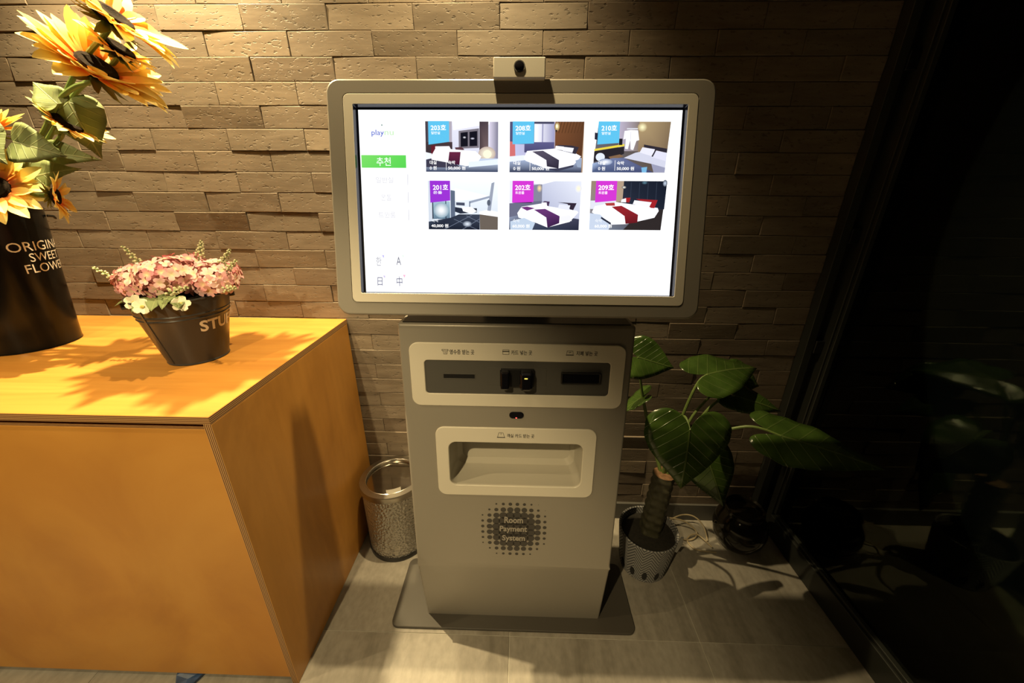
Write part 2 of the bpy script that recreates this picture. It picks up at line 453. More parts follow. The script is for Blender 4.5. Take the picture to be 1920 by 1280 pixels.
if len(nm.materials) == 0: nm.materials.append(M_BODY)
for p in nm.polygons: p.use_smooth = True
try: nm.set_sharp_from_angle(angle=math.radians(25))
except Exception: pass
bpy.data.objects.remove(cutter)

def face_part(name, mb, mat, smooth=True, label=None):
    o = mb.build(name, mat, kiosk, smooth=smooth, label=label); o.location = FO; o.rotation_euler = (BA, 0, 0); return o
def sub(name, mb, mat, parent, smooth=True, label=None): return mb.build(name, mat, parent, smooth=smooth, label=label)
# control panel
cp = face_part('control_panel', frame_mesh(MB(), .2620, .0835, .022, .2268, .0442, .009, -.004, .002, (.0033,-.1295), (.004,-.1347)), M_CREAM, label='cream control panel')
sub('slot_plate', slab_mesh(MB(), .2275, .045, .009, -.0012, .0008, (.004,-.1347), .0003), M_DARKGREY, cp, label='charcoal slot plate')
rs = sub('receipt_slot', frame_mesh(MB(), .0405, .0075, .001, .0385, .0055, .0008, -.0022, -.0010, (-.1385,-.1325), bev=.0003), M_DARKGREY, cp)
sub('slot_mouth', slab_mesh(MB(), .0388, .0058, .0008, -.0014, -.0008, (-.1385,-.1325), .0001), M_BLACK, cp)
sub('reader_plate', slab_mesh(MB(), .0722, .0232, .001, -.0017, -.0008, (.0045,-.1312), .0003), M_DARKGREY, cp)
rd = MB(); slab_mesh(rd, .0418, .0232, .003, -.010, -.001, (.0046,-.1325), .001); sub('card_reader', rd, M_BLACK, cp, label='black card reader mouth')
rd = MB(); slab_mesh(rd, .0100, .0230, .004, -.030, -.009, (-.0245,-.1325), .003); sub('reader_jaw', rd, M_BLACKGLOSS, cp)
rd = MB(); slab_mesh(rd, .0155, .0245, .009, -.034, -.009, (.0265,-.1325), .006); sub('reader_jaw', rd, M_BLACKGLOSS, cp)
sub('reader_light', slab_mesh(MB(), .0040, .0014, .0012, -.0346, -.0338, (.0262,-.1225), .0002), M_YLED, cp, label='small yellow reader light')
rd = MB(); frame_mesh(rd, .0490, .0150, .003, .0440, .0115, .002, -.009, -.001, (.161,-.1310)); sub('bill_slot', rd, M_BLACK, cp, label='black banknote slot')
sub('slot_mouth', slab_mesh(MB(), .0445, .012, .001, -.0035, -.001, (.161,-.1310), .0003), M_BLACKGLOSS, cp)
def lettering(parent, name, mat, items, y, label=None, bold=.014):
    mb = MB()
    for body, u0, u1, v0, v1 in items: text_flat(mb, body, u0, u1, v0, v1, y, bold)
    return mb.build(name, mat, parent, fix=False, label=label)
YP = -.0043
lettering(cp, 'lettering', M_INK, [('영수증 받는 곳', -.1592, -.0995, -.0620, -.0745)], YP)
lettering(cp, 'lettering', M_INK, [('카드 넣는 곳', -.0104, .0399, -.0617, -.0735)], YP)
lettering(cp, 'lettering', M_INK, [('지폐 넣는 곳', .1457, .1968, -.0613, -.0728)], YP)
def line_icon(mb, segs, t, y):
    for (x0, z0, x1, z1) in segs:
        d = Vector((x1-x0, z1-z0)); l = d.length; d /= l; n = Vector((-d.y, d.x))*t/2; e = d*t/2
        a = Vector((x0, z0))-e; b_ = Vector((x1, z1))+e
        mb.add([(a.x-n.x, y, a.y-n.y), (b_.x-n.x, y, b_.y-n.y), (b_.x+n.x, y, b_.y+n.y), (a.x+n.x, y, a.y+n.y)], [(0,1,2,3)])
    return mb
def rect_segs(x0, x1, z0, z1): return [(x0,z0,x1,z0),(x1,z0,x1,z1),(x1,z1,x0,z1),(x0,z1,x0,z0)]
ic = MB(); line_icon(ic, rect_segs(-.1775,-.1628,-.0622,-.0655) + [(-.1755,-.0655,-.1735,-.0740),(-.1735,-.0740,-.1660,-.0740),(-.1645,-.0655,-.1660,-.0740),(-.172,-.0685,-.167,-.0685),(-.1715,-.0712,-.1675,-.0712)], .0009, YP)
sub('icon', ic, M_INK, cp, smooth=False)
ic = MB(); line_icon(ic, rect_segs(-.0305,-.0158,-.0610,-.0726), .0009, YP); line_icon(ic, [(-.0305,-.0650,-.0158,-.0650)], .0022, YP); sub('icon', ic, M_INK, cp, smooth=False)
ic = MB(); line_icon(ic, [(.1240,-.0614,.1370,-.0614),(.1240,-.0614,.1226,-.0690),(.1370,-.0614,.1384,-.0690),(.1270,-.0650,.1340,-.0650),(.1290,-.0665,.1320,-.0640)], .0009, YP); line_icon(ic, [(.1222,-.0715,.1388,-.0715)], .0022, YP); sub('icon', ic, M_INK, cp, smooth=False)
# proximity sensor
se = face_part('motion_sensor', slab_mesh(MB(), .0185, .0092, .0091, -.0035, .001, (.0042,-.2370), .0015), M_BLACKGLOSS, label='black oval sensor')
sub('indicator_light', slab_mesh(MB(), .0017, .0013, .0012, -.0039, -.003, (.0038,-.2435), .0003), M_REDLED, se, label='tiny red indicator light')
# card tray
tr = face_part('card_tray', frame_mesh(MB(), .2090, .1045, .023, .1760, .0665, .020, -.004, .002, (.003,-.3780), (.003,-.3835)), M_CREAM, label='cream card tray surround')
pk = MB(); pk.loft([at_y(rr(.1765,.067,.020,6,.003,-.3835), -.001), at_y(rr(.1765,.067,.020,6,.003,-.3835), .050),
                    at_y(rr(.170,.063,.022,6,.003,-.3835), .090), at_y(rr(.158,.052,.02,6,.003,-.3835), .106)], False, True)
sub('tray_pocket', pk, plain('tray_plastic', (.50,.47,.40), .25), tr, label='deep beige card pocket')
lettering(tr, 'lettering', M_INK, [('객실 카드 받는 곳', -.0199, .0509, -.2893, -.3005)], YP)
ic = MB(); line_icon(ic, [(-.0440,-.2985,-.0405,-.2865),(-.0405,-.2865,-.0300,-.2865),(-.0300,-.2865,-.0262,-.2985),(-.0352,-.2865,-.0352,-.2925)], .0009, YP); line_icon(ic, [(-.0444,-.3003,-.0258,-.3003)], .0022, YP)
sub('icon', ic, M_INK, tr, smooth=False)
# printed emblem of dots
em = MB(); YE = -.0004
for r in range(10):
    for c in range(10):
        u = -.0875 + .01945*c; v = -.5122 - .01930*r
        d = math.hypot(c-4.6, r-4.45); rad = min(.0051 + (4.5-d)*.0038, .0138)
        if rad < .0008: continue
        n = 14
        em.add([(u, YE, v)] + [(u+rad*math.cos(2*math.pi*k/n), YE, v+rad*math.sin(2*math.pi*k/n)) for k in range(n)], [(0, k+1, (k+1)%n+1) for k in range(n)])
emb = face_part('emblem', em, plain('emblem_print', (.050,.045,.042), .55), smooth=False, label='round printed emblem of dark dots')
M_EMTX = plain('emblem_letters', (.33,.30,.26), .5)
lettering(emb, 'lettering', M_EMTX, [('Room', -.0262, .0262, -.5545, -.5765), ('Payment', -.0395, .0383, -.5860, -.6115), ('System', -.0325, .0330, -.6180, -.6440)], -.0008, bold=.030)

# ---- monitor
MA = -math.asin(.227)
MO = Vector((-.011 - KX, -.382 - KY, 1.29))
def mon_part(name, mb, mat, smooth=True, label=None):
    o = mb.build(name, mat, kiosk, smooth=smooth, label=label); o.location = MO; o.rotation_euler = (MA, 0, 0); return o
hs = MB()
WO, HO, RO = .4125, .2505, .028
hs.loft([at_y(rr(WO-.05,HO-.05,.02), .060), at_y(rr(WO-.012,HO-.012,RO-.006), .052), at_y(rr(WO,HO,RO), .040), at_y(rr(WO,HO,RO), .004), at_y(rr(WO-.0015,HO-.0015,RO-.001), .0012), at_y(rr(WO-.004,HO-.004,RO-.003), 0),
         at_y(rr(.3775,.2225,.013), 0), at_y(rr(.3770,.2220,.0125), .002), at_y(rr(.3575,.2025,.003), .002), at_y(rr(.3575,.2025,.003), .026)], True, True)
house = mon_part('monitor_housing', hs, M_BODY, label='grey tilted monitor housing')
bz = MB(); frame_mesh(bz, .3757, .2207, .0115, .3555, .2003, .003, -.0004, .004, (0,0), bev=.0006)
sub('inner_bezel', bz, M_CREAM, house, label='cream inner bezel')
rc = MB(); rc.loft([at_y(rr(.3553,.2001,.003), .0006), at_y(rr(.3530,.1980,.002), .0170)], False, False)
sub('screen_recess', rc, plain('screen_recess', (.01,.01,.018), .2), house, label='black recess around screen')
# neck between monitor and body
nk = MB(); nk.box(-.09, .09, .012, .085, 1.021, 1.11)
o = link('neck', bevel_mesh(nk.mesh('neck'), .004), M_DARKGREY, kiosk)
MB().box(-.272, .272, -.112, .130, 1.0203, 1.0222).build('top_plate', M_BLACK, kiosk, label='black top plate under the monitor')
# webcam
wc = MB(); slab_mesh(wc, .0540, .0200, .003, -.011, .035, (.0002,.2655), .0018)
web = mon_part('webcam', wc, M_CREAM, label='cream boxed webcam')
ln = MB(); ln.loft([[(.0005+.0118*math.cos(a*math.pi/12), y, .2672+.0118*math.sin(a*math.pi/12)) for a in range(24)] for y in (-.0110, -.0122)] + [[(.0005+.0098*math.cos(a*math.pi/12) , -.0122, .2672+.0098*math.sin(a*math.pi/12)) for a in range(24)]], True, False)
lens = sub('lens_ring', ln, M_DARKGREY, web)
ln = MB()
ln.loft([[(.0005+r*math.cos(a*math.pi/12), y, .2672+r*math.sin(a*math.pi/12)) for a in range(24)] for r, y in ((.0099,-.0112),(.0085,-.0126),(.0055,-.0134),(.0015,-.0137))], False, True)
sub('lens', ln, M_BLACKGLOSS, web)

# ---- display
DY = .015
ds = MB(); ds.add([(-.3535,DY,-.1985),(.3535,DY,-.1985),(.3535,DY,.1975),(-.3535,DY,.1975)], [(0,1,2,3)])
ds_bk = plain('panel_edge', (.01,.01,.012), .3)
panel = MB(); panel.box(-.3530,.3530,.0152,.024,-.198,.198)
display = mon_part('display', panel, ds_bk, smooth=False, label='bright white touch screen with room pictures')
lit = MB(); lit.add([(-.3500,DY,-.1978),(.3500,DY,-.1978),(.3500,DY,.1950),(-.3500,DY,.1950)], [(0,1,2,3)])
sub('lit_page', lit, M_SCREENWHITE, display, smooth=False)

def lin(c): 
    f = lambda x: (x/255/12.92) if x/255 <= .04045 else ((x/255+.055)/1.055)**2.4
    return (f(c[0]), f(c[1]), f(c[2]), 1.0)
class Pic:
    """flat coloured shapes for the screen: each later shape lies a hair nearer the viewer"""
    def __init__(self, y=DY-.0003, to=lambda x, y: (x, y)):
        self.v = []; self.f = []; self.c = []; self.y = y; self.to = to
    def poly(self, pts, c):
        n = len(self.v); cs = c if isinstance(c, list) else [c]*len(pts)
        for p, k in zip(pts, cs):
            u, v = self.to(*p); self.v.append((u, self.y, v)); self.c.append(lin(k))
        self.f.append(tuple(range(n, n+len(pts)))); self.y -= .00004; return self
    def rect(self, x0, y0, x1, y1, c, c2=None):
        return self.poly([(x0,y0),(x1,y0),(x1,y1),(x0,y1)], c if c2 is None else [c,c,c2,c2])
    def hgrad(self, x0, y0, x1, y1, c, c2):
        return self.poly([(x0,y0),(x1,y0),(x1,y1),(x0,y1)], [c,c2,c2,c])
    def glow(self, x, y, rx, ry, c, c2):
        n = 20; base = len(self.v)
        for k in range(n+1):
            p = (x, y) if k == 0 else (x+rx*math.cos(2*math.pi*k/n), y+ry*math.sin(2*math.pi*k/n))
            u, v = self.to(*p); self.v.append((u, self.y, v)); self.c.append(lin(c if k == 0 else c2))
        self.f += [(base, base+1+k, base+1+(k+1)%n) for k in range(n)]; self.y -= .00004; return self
    def disc(self, x, y, rx, ry, c): return self.glow(x, y, rx, ry, c, c)
    def text(self, body, x0, y0, x1, y1, c, bold=.01):
        gv, gf = text_geo(body, bold); n = len(self.v)
        for a, b_ in gv:
            u, v = self.to(x0+(x1-x0)*a, y1+(y0-y1)*b_); self.v.append((u, self.y, v)); self.c.append(lin(c))
        self.f += [tuple(i+n for i in q) for q in gf]; self.y -= .00004; return self
    def build(self, name, parent, label=None):
        me = bpy.data.meshes.new(name); me.from_pydata(self.v, [], self.f)
        at = me.color_attributes.new('Col', 'FLOAT_COLOR', 'POINT')
        for i, c in enumerate(self.c): at.data[i].color = c
        return link(name, me, M_PIC, parent, label=label)
def mapper(px, uv):
    (X0, Y0, X1, Y1), (u0, u1, v0, v1) = px, uv     # picture box -> screen box (v0 top)
    return lambda x, y: (u0+(x-X0)/(X1-X0)*(u1-u0), v0+(y-Y0)/(Y1-Y0)*(v1-v0))
WHT = (255,255,255)
SKY, PUR, MAG = (92,190,232), (150,50,205), (205,55,205)
def room(uv, px, tagcol, tagq, num, kind, day, price, paint, label):
    to = mapper(px, uv)
    p = Pic(to=to); paint(p); 
    pic = p.build('room_picture', display, label=label)
    t = Pic(y=DY-.0014, to=to); t.poly(tagq, tagcol)
    x, y = px[0], px[1]
    t.text(num, x+40, y+26, x+150, y+66, WHT, .02); t.text(kind, x+42, y+74, x+106, y+95, WHT, .012)
    t.build('room_tag', display, label='sky blue room tag' if tagcol == SKY else 'purple room tag')
    t = Pic(y=DY-.0014, to=to)
    if day:
        t.text('대실', x+28, px[3]-82, x+78, px[3]-54, WHT, .015); t.text('0 원', x+28, px[3]-42, x+78, px[3]-14, WHT, .015)
        t.build('price_lettering', display); t = Pic(y=DY-.0014, to=to); t.rect(x+147, px[3]-88, x+150, px[3]-12, WHT); t.build('price_divider', display); t = Pic(y=DY-.0014, to=to)
        t.text('숙박', x+162, px[3]-82, x+214, px[3]-54, WHT, .015); t.text(price, x+162, px[3]-42, x+288, px[3]-13, WHT, .02)
    else:
        t.text('숙박', x+26, px[3]-78, x+76, px[3]-52, (235,240,245), .012); t.text(price, x+24, px[3]-40, x+148, px[3]-12, WHT, .02)
    t.build('price_lettering', display)

def paint203(p):
    p.rect(68,66,592,434,(226,226,242),(205,208,225)); p.hgrad(68,66,260,330,(60,52,60),(176,170,184)); p.rect(68,215,262,320,(70,55,58),(48,40,46))
    p.poly([(262,66),(592,66),(592,80),(458,96),(270,130)], (255,255,255))
    p.poly([(308,135),(455,116),(455,257),(308,264)], (120,114,124)); p.poly([(322,148),(374,142),(374,246),(322,250)], (20,20,30)); p.poly([(386,142),(442,135),(442,243),(386,246)], (20,20,30))
    p.glow(350,182,12,8,(235,235,240),(60,60,75)); p.glow(408,190,16,8,(220,220,235),(50,50,65))
    p.poly([(458,68),(522,68),(522,335),(458,290)], [(66,54,62),(78,66,72),(120,100,100),(70,56,60)]); p.hgrad(530,70,592,340,(212,206,226),(120,118,140))
    p.glow(512,300,62,52,(255,252,225),(190,170,160)); p.disc(515,303,30,30,(255,250,214))
    p.rect(68,335,592,434,(198,212,235),(44,54,84)); p.poly([(70,330),(240,345),(330,405),(70,400)], (60,58,76))
    p.poly([(108,245),(140,236),(146,290),(108,318)], (98,30,42)); p.poly([(280,255),(330,252),(350,272),(290,282)], (90,58,66))
    p.poly([(108,318),(140,262),(255,268),(430,282),(472,322),(440,372),(365,392),(230,366),(110,345)], (252,252,255)); p.poly([(138,248),(240,246),(258,282),(140,290)], (244,240,246))
    p.poly([(240,288),(322,288),(312,384),(230,366)], [(104,38,66),(104,38,66),(64,24,48),(64,24,48)])
    p.poly([(380,360),(592,340),(592,380),(380,400)], (226,236,250)); p.poly([(68,290),(112,300),(112,335),(68,345)], (232,238,248))
def paint208(p):
    p.hgrad(674,68,1205,436,(190,195,235),(170,140,110)); p.rect(674,68,850,230,(80,80,115)); p.poly([(674,210),(712,215),(716,330),(674,340)], (205,110,110))
    p.hgrad(850,72,995,225,(250,250,255),(150,150,190)); p.rect(850,68,990,84,(70,70,95)); p.rect(905,85,914,225,(150,150,185)); p.rect(780,215,995,290,(92,90,135),(70,70,110))
    p.poly([(1000,68),(1205,68),(1195,330),(1000,260)], [(122,78,48),(96,62,40),(84,52,34),(110,68,44)])
    for k in range(9): p.poly([(1020+k*22,68),(1026+k*22,68),(1006+k*22,150),(1000+k*22,150)], (88,56,34))
    p.glow(1012,104,20,34,(255,238,170),(122,80,48)); p.disc(1010,100,7,14,(255,250,215)); p.disc(1006,134,7,7,(50,40,35))
    p.rect(674,330,1195,436,(170,185,215),(40,46,72)); p.poly([(674,320),(780,310),(800,345),(674,360)], (230,236,250))
    p.poly([(776,330),(800,280),(1000,262),(1130,285),(1190,318),(1140,380),(1030,406),(940,408),(790,352)], (250,250,255)); p.poly([(1020,236),(1120,240),(1172,252),(1150,302),(1010,268)], (52,48,60)); p.poly([(1005,242),(1065,248),(1062,276),(1002,266)], (245,244,250)); p.poly([(1066,250),(1136,258),(1126,292),(1056,278)], (238,238,246))
    p.poly([(836,284),(915,278),(1032,346),(1030,408),(945,392),(940,346)], [(84,78,96),(84,78,96),(58,54,70),(44,40,56),(44,40,56),(70,64,82)])
    p.poly([(940,408),(1030,406),(1140,380),(1135,396),(1020,428)], (60,62,82)); p.poly([(1150,348),(1195,335),(1192,400),(1165,396)], (150,165,190))
def paint210(p):
    p.poly([(1310,68),(1823,68),(1800,436),(1275,436)], [(90,84,90),(150,128,98),(90,76,62),(110,110,120)]); p.hgrad(1458,68,1600,280,(182,174,196),(132,118,110)); p.poly([(1600,68),(1823,68),(1806,300),(1600,285)], [(176,152,112),(132,112,84),(120,100,78),(140,118,92)])
    p.glow(1622,108,34,34,(255,250,200),(172,148,108)); p.poly([(1285,265),(1500,228),(1500,244),(1285,280)], (228,208,70)); p.rect(1460,190,1485,236,(30,28,34)); p.poly([(1284,146),(1306,150),(1306,200),(1284,196)], (40,40,56))
    p.rect(1512,114,1590,124,(210,210,220)); p.poly([(1496,135),(1540,128),(1592,130),(1604,200),(1584,206),(1565,272),(1546,268),(1540,200),(1526,266),(1506,262),(1508,190),(1490,196)], (246,246,252)); p.rect(1540,140,1543,200,(206,206,220))
    p.poly([(1285,282),(1500,246),(1500,300),(1400,340),(1282,360)], (40,36,42)); p.disc(1330,324,33,30,(222,230,244)); p.poly([(1390,322),(1470,304),(1500,318),(1410,346)], (128,98,72))
    p.poly([(1640,232),(1810,262),(1806,292),(1640,250)], (46,42,52)); p.poly([(1500,330),(1580,292),(1640,280),(1806,318),(1802,400),(1700,372)], (206,208,226)); p.poly([(1630,252),(1720,266),(1706,318),(1612,290)], (228,228,242)); p.poly([(1722,274),(1808,292),(1804,352),(1698,322)], (220,220,238)); p.poly([(1722,270),(1732,270),(1708,322),(1698,318)], (40,36,46))
    p.poly([(1275,372),(1420,332),(1500,330),(1720,436),(1275,436)], [(160,180,215),(110,122,160),(96,104,146),(60,66,104),(70,84,120)]); p.poly([(1630,400),(1672,395),(1668,436),(1636,436)], (120,180,220)); p.poly([(1700,372),(1802,400),(1800,436),(1720,436)], (150,152,178))
    p.glow(1370,360,50,24,(245,248,255),(130,146,180))
def paint201(p):
    p.rect(88,494,592,846,(240,246,252),(205,215,228)); p.poly([(88,494),(120,494),(120,846),(88,846)], (206,214,226)); p.poly([(250,560),(282,566),(282,764),(250,780)], (92,104,126)); p.rect(118,640,245,770,(160,190,205),(96,120,140)); p.rect(116,620,124,775,(44,54,70)); p.rect(212,560,218,770,(34,42,58))
    p.glow(182,705,56,56,(255,255,255),(138,166,182)); p.poly([(282,545),(520,600),(530,612),(282,640)], (250,252,255)); p.poly([(385,640),(530,600),(530,615),(390,655)], (150,160,180)); p.rect(384,640,392,690,(110,120,140))
    p.poly([(290,648),(352,650),(352,672),(290,668)], (70,76,96)); p.poly([(282,682),(330,690),(440,690),(440,720),(320,730),(282,716)], (40,46,62)); p.poly([(330,682),(400,680),(440,712),(400,730),(340,712)], (250,252,255))
    p.poly([(88,790),(250,760),(310,735),(460,735),(460,846),(88,846)], [(58,68,86),(44,50,66),(36,40,54),(58,66,84),(30,34,48),(24,30,44)])
    for a, b_ in (((270,770),(440,846)), ((360,745),(470,800)), ((200,846),(400,740)), ((330,846),(460,765))):
        p.poly([a, (a[0]+7,a[1]), (b_[0]+7,b_[1]), b_], (112,122,142))
    p.glow(370,805,34,22,(225,234,246),(70,80,100)); p.poly([(460,728),(592,748),(592,846),(462,846)], (104,94,86)); p.poly([(456,716),(520,700),(592,716),(592,752),(460,734)], (252,252,255)); p.poly([(545,510),(566,502),(540,710),(515,706)], (150,158,176)); p.disc(526,650,13,22,(88,96,112))
def paint202(p):
    p.poly([(672,500),(1185,500),(1176,850),(672,850)], [(170,176,206),(226,230,244),(190,194,216),(120,126,150)]); p.rect(672,500,700,690,(226,228,240)); p.poly([(845,530),(906,520),(906,650),(845,672)], (128,130,150)); p.glow(886,552,20,30,(255,226,160),(128,130,150)); p.poly([(845,500),(1000,500),(906,524),(845,520)], (252,252,255)); p.glow(1165,552,24,30,(255,244,206),(222,226,240))
    p.poly([(672,660),(906,640),(906,720),(672,780)], (104,106,130)); p.rect(696,640,834,656,(40,30,52)); p.poly([(672,760),(850,720),(1176,770),(1176,850),(672,850)], [(140,150,176),(80,82,104),(60,62,84),(36,40,60),(60,70,92)])
    p.poly([(730,730),(760,684),(900,660),(960,680),(1160,710),(1170,722),(1110,790),(950,832),(870,800),(740,762)], (250,250,255)); p.poly([(900,655),(925,642),(962,646),(955,680)], (72,52,84)); p.poly([(905,652),(940,652),(944,676),(900,672)], (240,240,248)); p.poly([(1018,650),(1155,656),(1132,706),(1108,700),(1090,662)], (50,40,56)); p.poly([(1030,664),(1110,672),(1100,706),(1022,694)], (226,228,240))
    p.poly([(755,688),(800,682),(856,694),(800,712)], (110,52,118)); p.poly([(850,704),(930,698),(1036,750),(1034,800),(950,834),(940,760)], [(104,54,116),(104,54,116),(84,42,98),(60,32,74),(60,32,74),(84,44,98)]); p.poly([(1038,752),(1110,742),(1124,784),(1042,790)], (236,236,244)); p.poly([(680,790),(780,764),(860,800),(840,850),(680,850)], (190,206,226))
def paint209(p):
    p.poly([(1258,500),(1795,500),(1770,850),(1256,850)], [(150,130,110),(26,32,46),(36,38,50),(120,130,150)]); p.poly([(1440,500),(1490,500),(1486,640),(1440,652)], (172,150,128)); p.poly([(1490,500),(1795,500),(1786,700),(1486,660)], [(32,38,52),(22,28,42),(28,34,48),(40,46,62)])
    for x in (1540,1600,1660,1720): p.rect(x,510,x+4,640,(50,58,74))
    p.glow(1492,545,16,10,(245,240,225),(60,62,76)); p.glow(1780,515,16,24,(200,215,235),(34,40,56)); p.glow(1636,512,22,12,(90,130,150),(28,36,50)); p.rect(1258,640,1440,700,(220,222,234))
    p.poly([(1600,740),(1780,700),(1770,850),(1500,850)], (46,40,40)); p.poly([(1290,680),(1440,650),(1740,690),(1748,712),(1720,760),(1520,808),(1420,812),(1270,724)], (250,250,255)); p.poly([(1500,620),(1542,618),(1535,652),(1500,650)], (166,36,40)); p.poly([(1480,630),(1510,622),(1512,652),(1474,650)], (240,238,244)); p.poly([(1580,626),(1735,634),(1716,692),(1690,690),(1640,650)], (158,34,40)); p.poly([(1570,636),(1694,650),(1676,688),(1560,664)], (238,238,246))
    p.poly([(1362,658),(1430,654),(1434,676),(1372,676)], (170,60,58)); p.poly([(1410,684),(1480,676),(1602,740),(1600,796),(1516,806),(1506,750)], [(150,36,44),(150,36,44),(128,30,38),(100,24,32),(100,24,32),(132,30,38)]); p.poly([(1256,730),(1330,740),(1410,812),(1396,850),(1256,850)], (196,208,228)); p.poly([(1340,756),(1412,800),(1406,812),(1336,768)], (40,44,60))
room((-.2037,-.0443,.1720,.0677), (68,66,592,434), SKY, [(90,66),(240,66),(240,215),(90,236)], '203호', '일반실', True, '50,000 원', paint203, 'picture of room with dark red runner and window')
room((-.0188,.1394,.1716,.0674), (674,68,1197,436), SKY, [(694,68),(848,68),(848,226),(694,232)], '208호', '일반실', True, '50,000 원', paint208, 'picture of room with brown wood wall')
room((.1670,.3238,.1719,.0682), (1290,68,1812,436), SKY, [(1308,68),(1460,68),(1460,222),(1304,234)], '210호', '일반실', True, '50,000 원', paint210, 'picture of room with white robes hanging')
room((-.2016,-.0437,.0489,-.0557), (84,494,592,846), PUR, [(102,494),(248,494),(248,636),(104,652)], '201호', '온돌', False, '40,000 원', paint201, 'picture of room with black tiled floor')
room((-.0184,.1390,.0496,-.0551), (672,500,1180,850), MAG, [(694,500),(845,500),(845,650),(692,656)], '202호', '트윈룸', False, '60,000 원', paint202, 'picture of room with violet bed runner')
room((.1655,.3236,.0505,-.0537), (1270,500,1782,850), MAG, [(1292,500),(1442,500),(1440,640),(1290,654)], '209호', '트윈룸', False, '60,000 원', paint209, 'picture of room with red bed runner and pillows')
g = Pic(); g.poly([(-.3475,.1022),(-.2478,.1022),(-.2478,.0755),(-.3475,.0755)], [(120,215,100),(92,210,84),(84,205,80),(110,212,96)]); g.text('추천', -.3140,.0975,-.2820,.0795,(240,255,240), .01); g.build('menu_button', display, label='green menu button')
for v0, tx, u0, u1 in ((.0625,'일반실',-.3170,-.2780), (.0249,'온돌',-.3070,-.2830), (-.0123,'트윈룸',-.3140,-.2750)):
    g = Pic(); g.text(tx, u0, v0-.006, u1, v0-.019, (205,205,212), .004); g.build('menu_button', display, label='faint white menu button')
    g = Pic(); g.rect(-.2456, v0, -.2448, v0-.024, (150,152,172)); g.build('button_edge', display)
    g = Pic(); g.rect(-.3435, v0, -.3430, v0-.024, (196,186,232)); g.build('button_edge', display)
g = Pic(); g.text('play', -.3225,.1545,-.2950,.1400,(58,86,190), .008); g.text('nu', -.2940,.1520,-.2735,.1435,(190,232,180), .008); g.disc(-.2990,.1640,.0013,.0016,(70,120,110)); g.build('logo', display, label='blue and pale green logo lettering')
for tx, u0, u1, v0, v1, c, dc in (('한',-.3235,-.3115,-.1180,-.1378,(200,202,214),(190,186,236)), ('A',-.2769,-.2658,-.1175,-.1358,(150,152,170),(226,240,228)), ('日',-.3223,-.3107,-.1640,-.1831,(140,142,170),(206,196,230)), ('中',-.2779,-.2642,-.1620,-.1841,(140,142,170),(246,176,204))):
    g = Pic(); g.text(tx, u0, v0, u1, v1, tuple(int(q*.8) for q in c), .004); g.build('language_button', display); g = Pic(); g.poly([(u1+.0015,v0+.004),(u1+.0075,v0+.004),(u1+.0055,v0-.003)], dc); g.build('language_mark', display)

# ================================================================== COUNTER
counter = empty('plywood_counter', (-1.4, -.32, 0), label='orange varnished plywood counter standing against the brick wall', cat='counter')
CX, CY = -1.4, -.32
CL, CR = -2.35, -.6195
def uv_edges(me, axis_across, lo, hi, axis_faces):
    """edge faces get ply lines: uv.x runs across the sheet thickness"""
    uvl = me.uv_layers.new(name='UVMap')
    for p in me.polygons:
        for li in p.loop_indices:
            co = me.vertices[me.loops[li].vertex_index].co
            uvl.data[li].uv = ((co[axis_across]-lo)/(hi-lo), 0)
        p.material_index = 0 if abs(p.normal[axis_across]) > .5 else 1
def sheet(name, face, box, across):
    b = [box[0]-CX, box[1]-CX, box[2]-CY, box[3]-CY, box[4], box[5]]
    me = MB().box(*b).mesh(name); bevel_mesh(me, .0009, 1)
    for p in me.polygons: p.use_smooth = False
    me.materials.append(face); me.materials.append(M_PLYEDGE)
    uv_edges(me, across, b[2*across], b[2*across+1], None)
    return link(name, me, None, counter)
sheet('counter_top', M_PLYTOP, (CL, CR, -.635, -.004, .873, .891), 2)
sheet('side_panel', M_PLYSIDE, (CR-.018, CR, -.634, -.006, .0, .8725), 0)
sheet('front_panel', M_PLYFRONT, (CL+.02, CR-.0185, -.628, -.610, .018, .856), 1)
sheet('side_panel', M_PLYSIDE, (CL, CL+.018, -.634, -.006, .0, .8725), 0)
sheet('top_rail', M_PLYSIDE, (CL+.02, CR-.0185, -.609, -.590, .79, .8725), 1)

# ================================================================== BIN
bin_ = empty('waste_bin', (-.478, -.133, 0), label='round hammered silver waste bin beside the kiosk', cat='bin')
def hammered():
    m, nt, b = newmat('hammered_steel')
    b.inputs['Base Color'].default_value = (.50,.47,.42,1); b.inputs['Metallic'].default_value = .9; b.inputs['Roughness'].default_value = .27
    tc = N(nt, 'ShaderNodeTexCoord'); vo = N(nt, 'ShaderNodeTexVoronoi'); vo.inputs['Scale'].default_value = 105
    nt.links.new(tc.outputs['Object'], vo.inputs['Vector'])
    bp = N(nt, 'ShaderNodeBump'); bp.inputs['Strength'].default_value = 1.0; bp.inputs['Distance'].default_value = .004
    nt.links.new(vo.outputs['Distance'], bp.inputs['Height']); nt.links.new(bp.outputs[0], b.inputs['Normal']); return m
MB().lathe([(.105,.02),(.1135,.02),(.1140,.30),(.108,.30)], 48).build('can', hammered(), bin_, smooth=True)
MB().lathe([(.100,0),(.1165,0),(.1175,.006),(.1165,.020),(.105,.020)], 48, cap0=True).build('base_ring', M_BLACK, bin_, smooth=True)
MB().lathe([(.1142,.286),(.1190,.288),(.1195,.306),(.1175,.311),(.0985,.3125),(.096,.308),(.096,.300)], 56).build('rim', M_STEEL, bin_, smooth=True)
MB().lathe([(.0001,.3010),(.0955,.3010),(.0955,.2990)], 48).build('lid', M_MIRRORLID, bin_, smooth=True)
tor = [(.0962*math.cos(a*2*math.pi/56), .0962*math.sin(a*2*math.pi/56), .3105) for a in range(57)]
MB().tube(tor, .0022, 8, cap=False).build('lid_ring', M_CHROME, bin_, smooth=True)
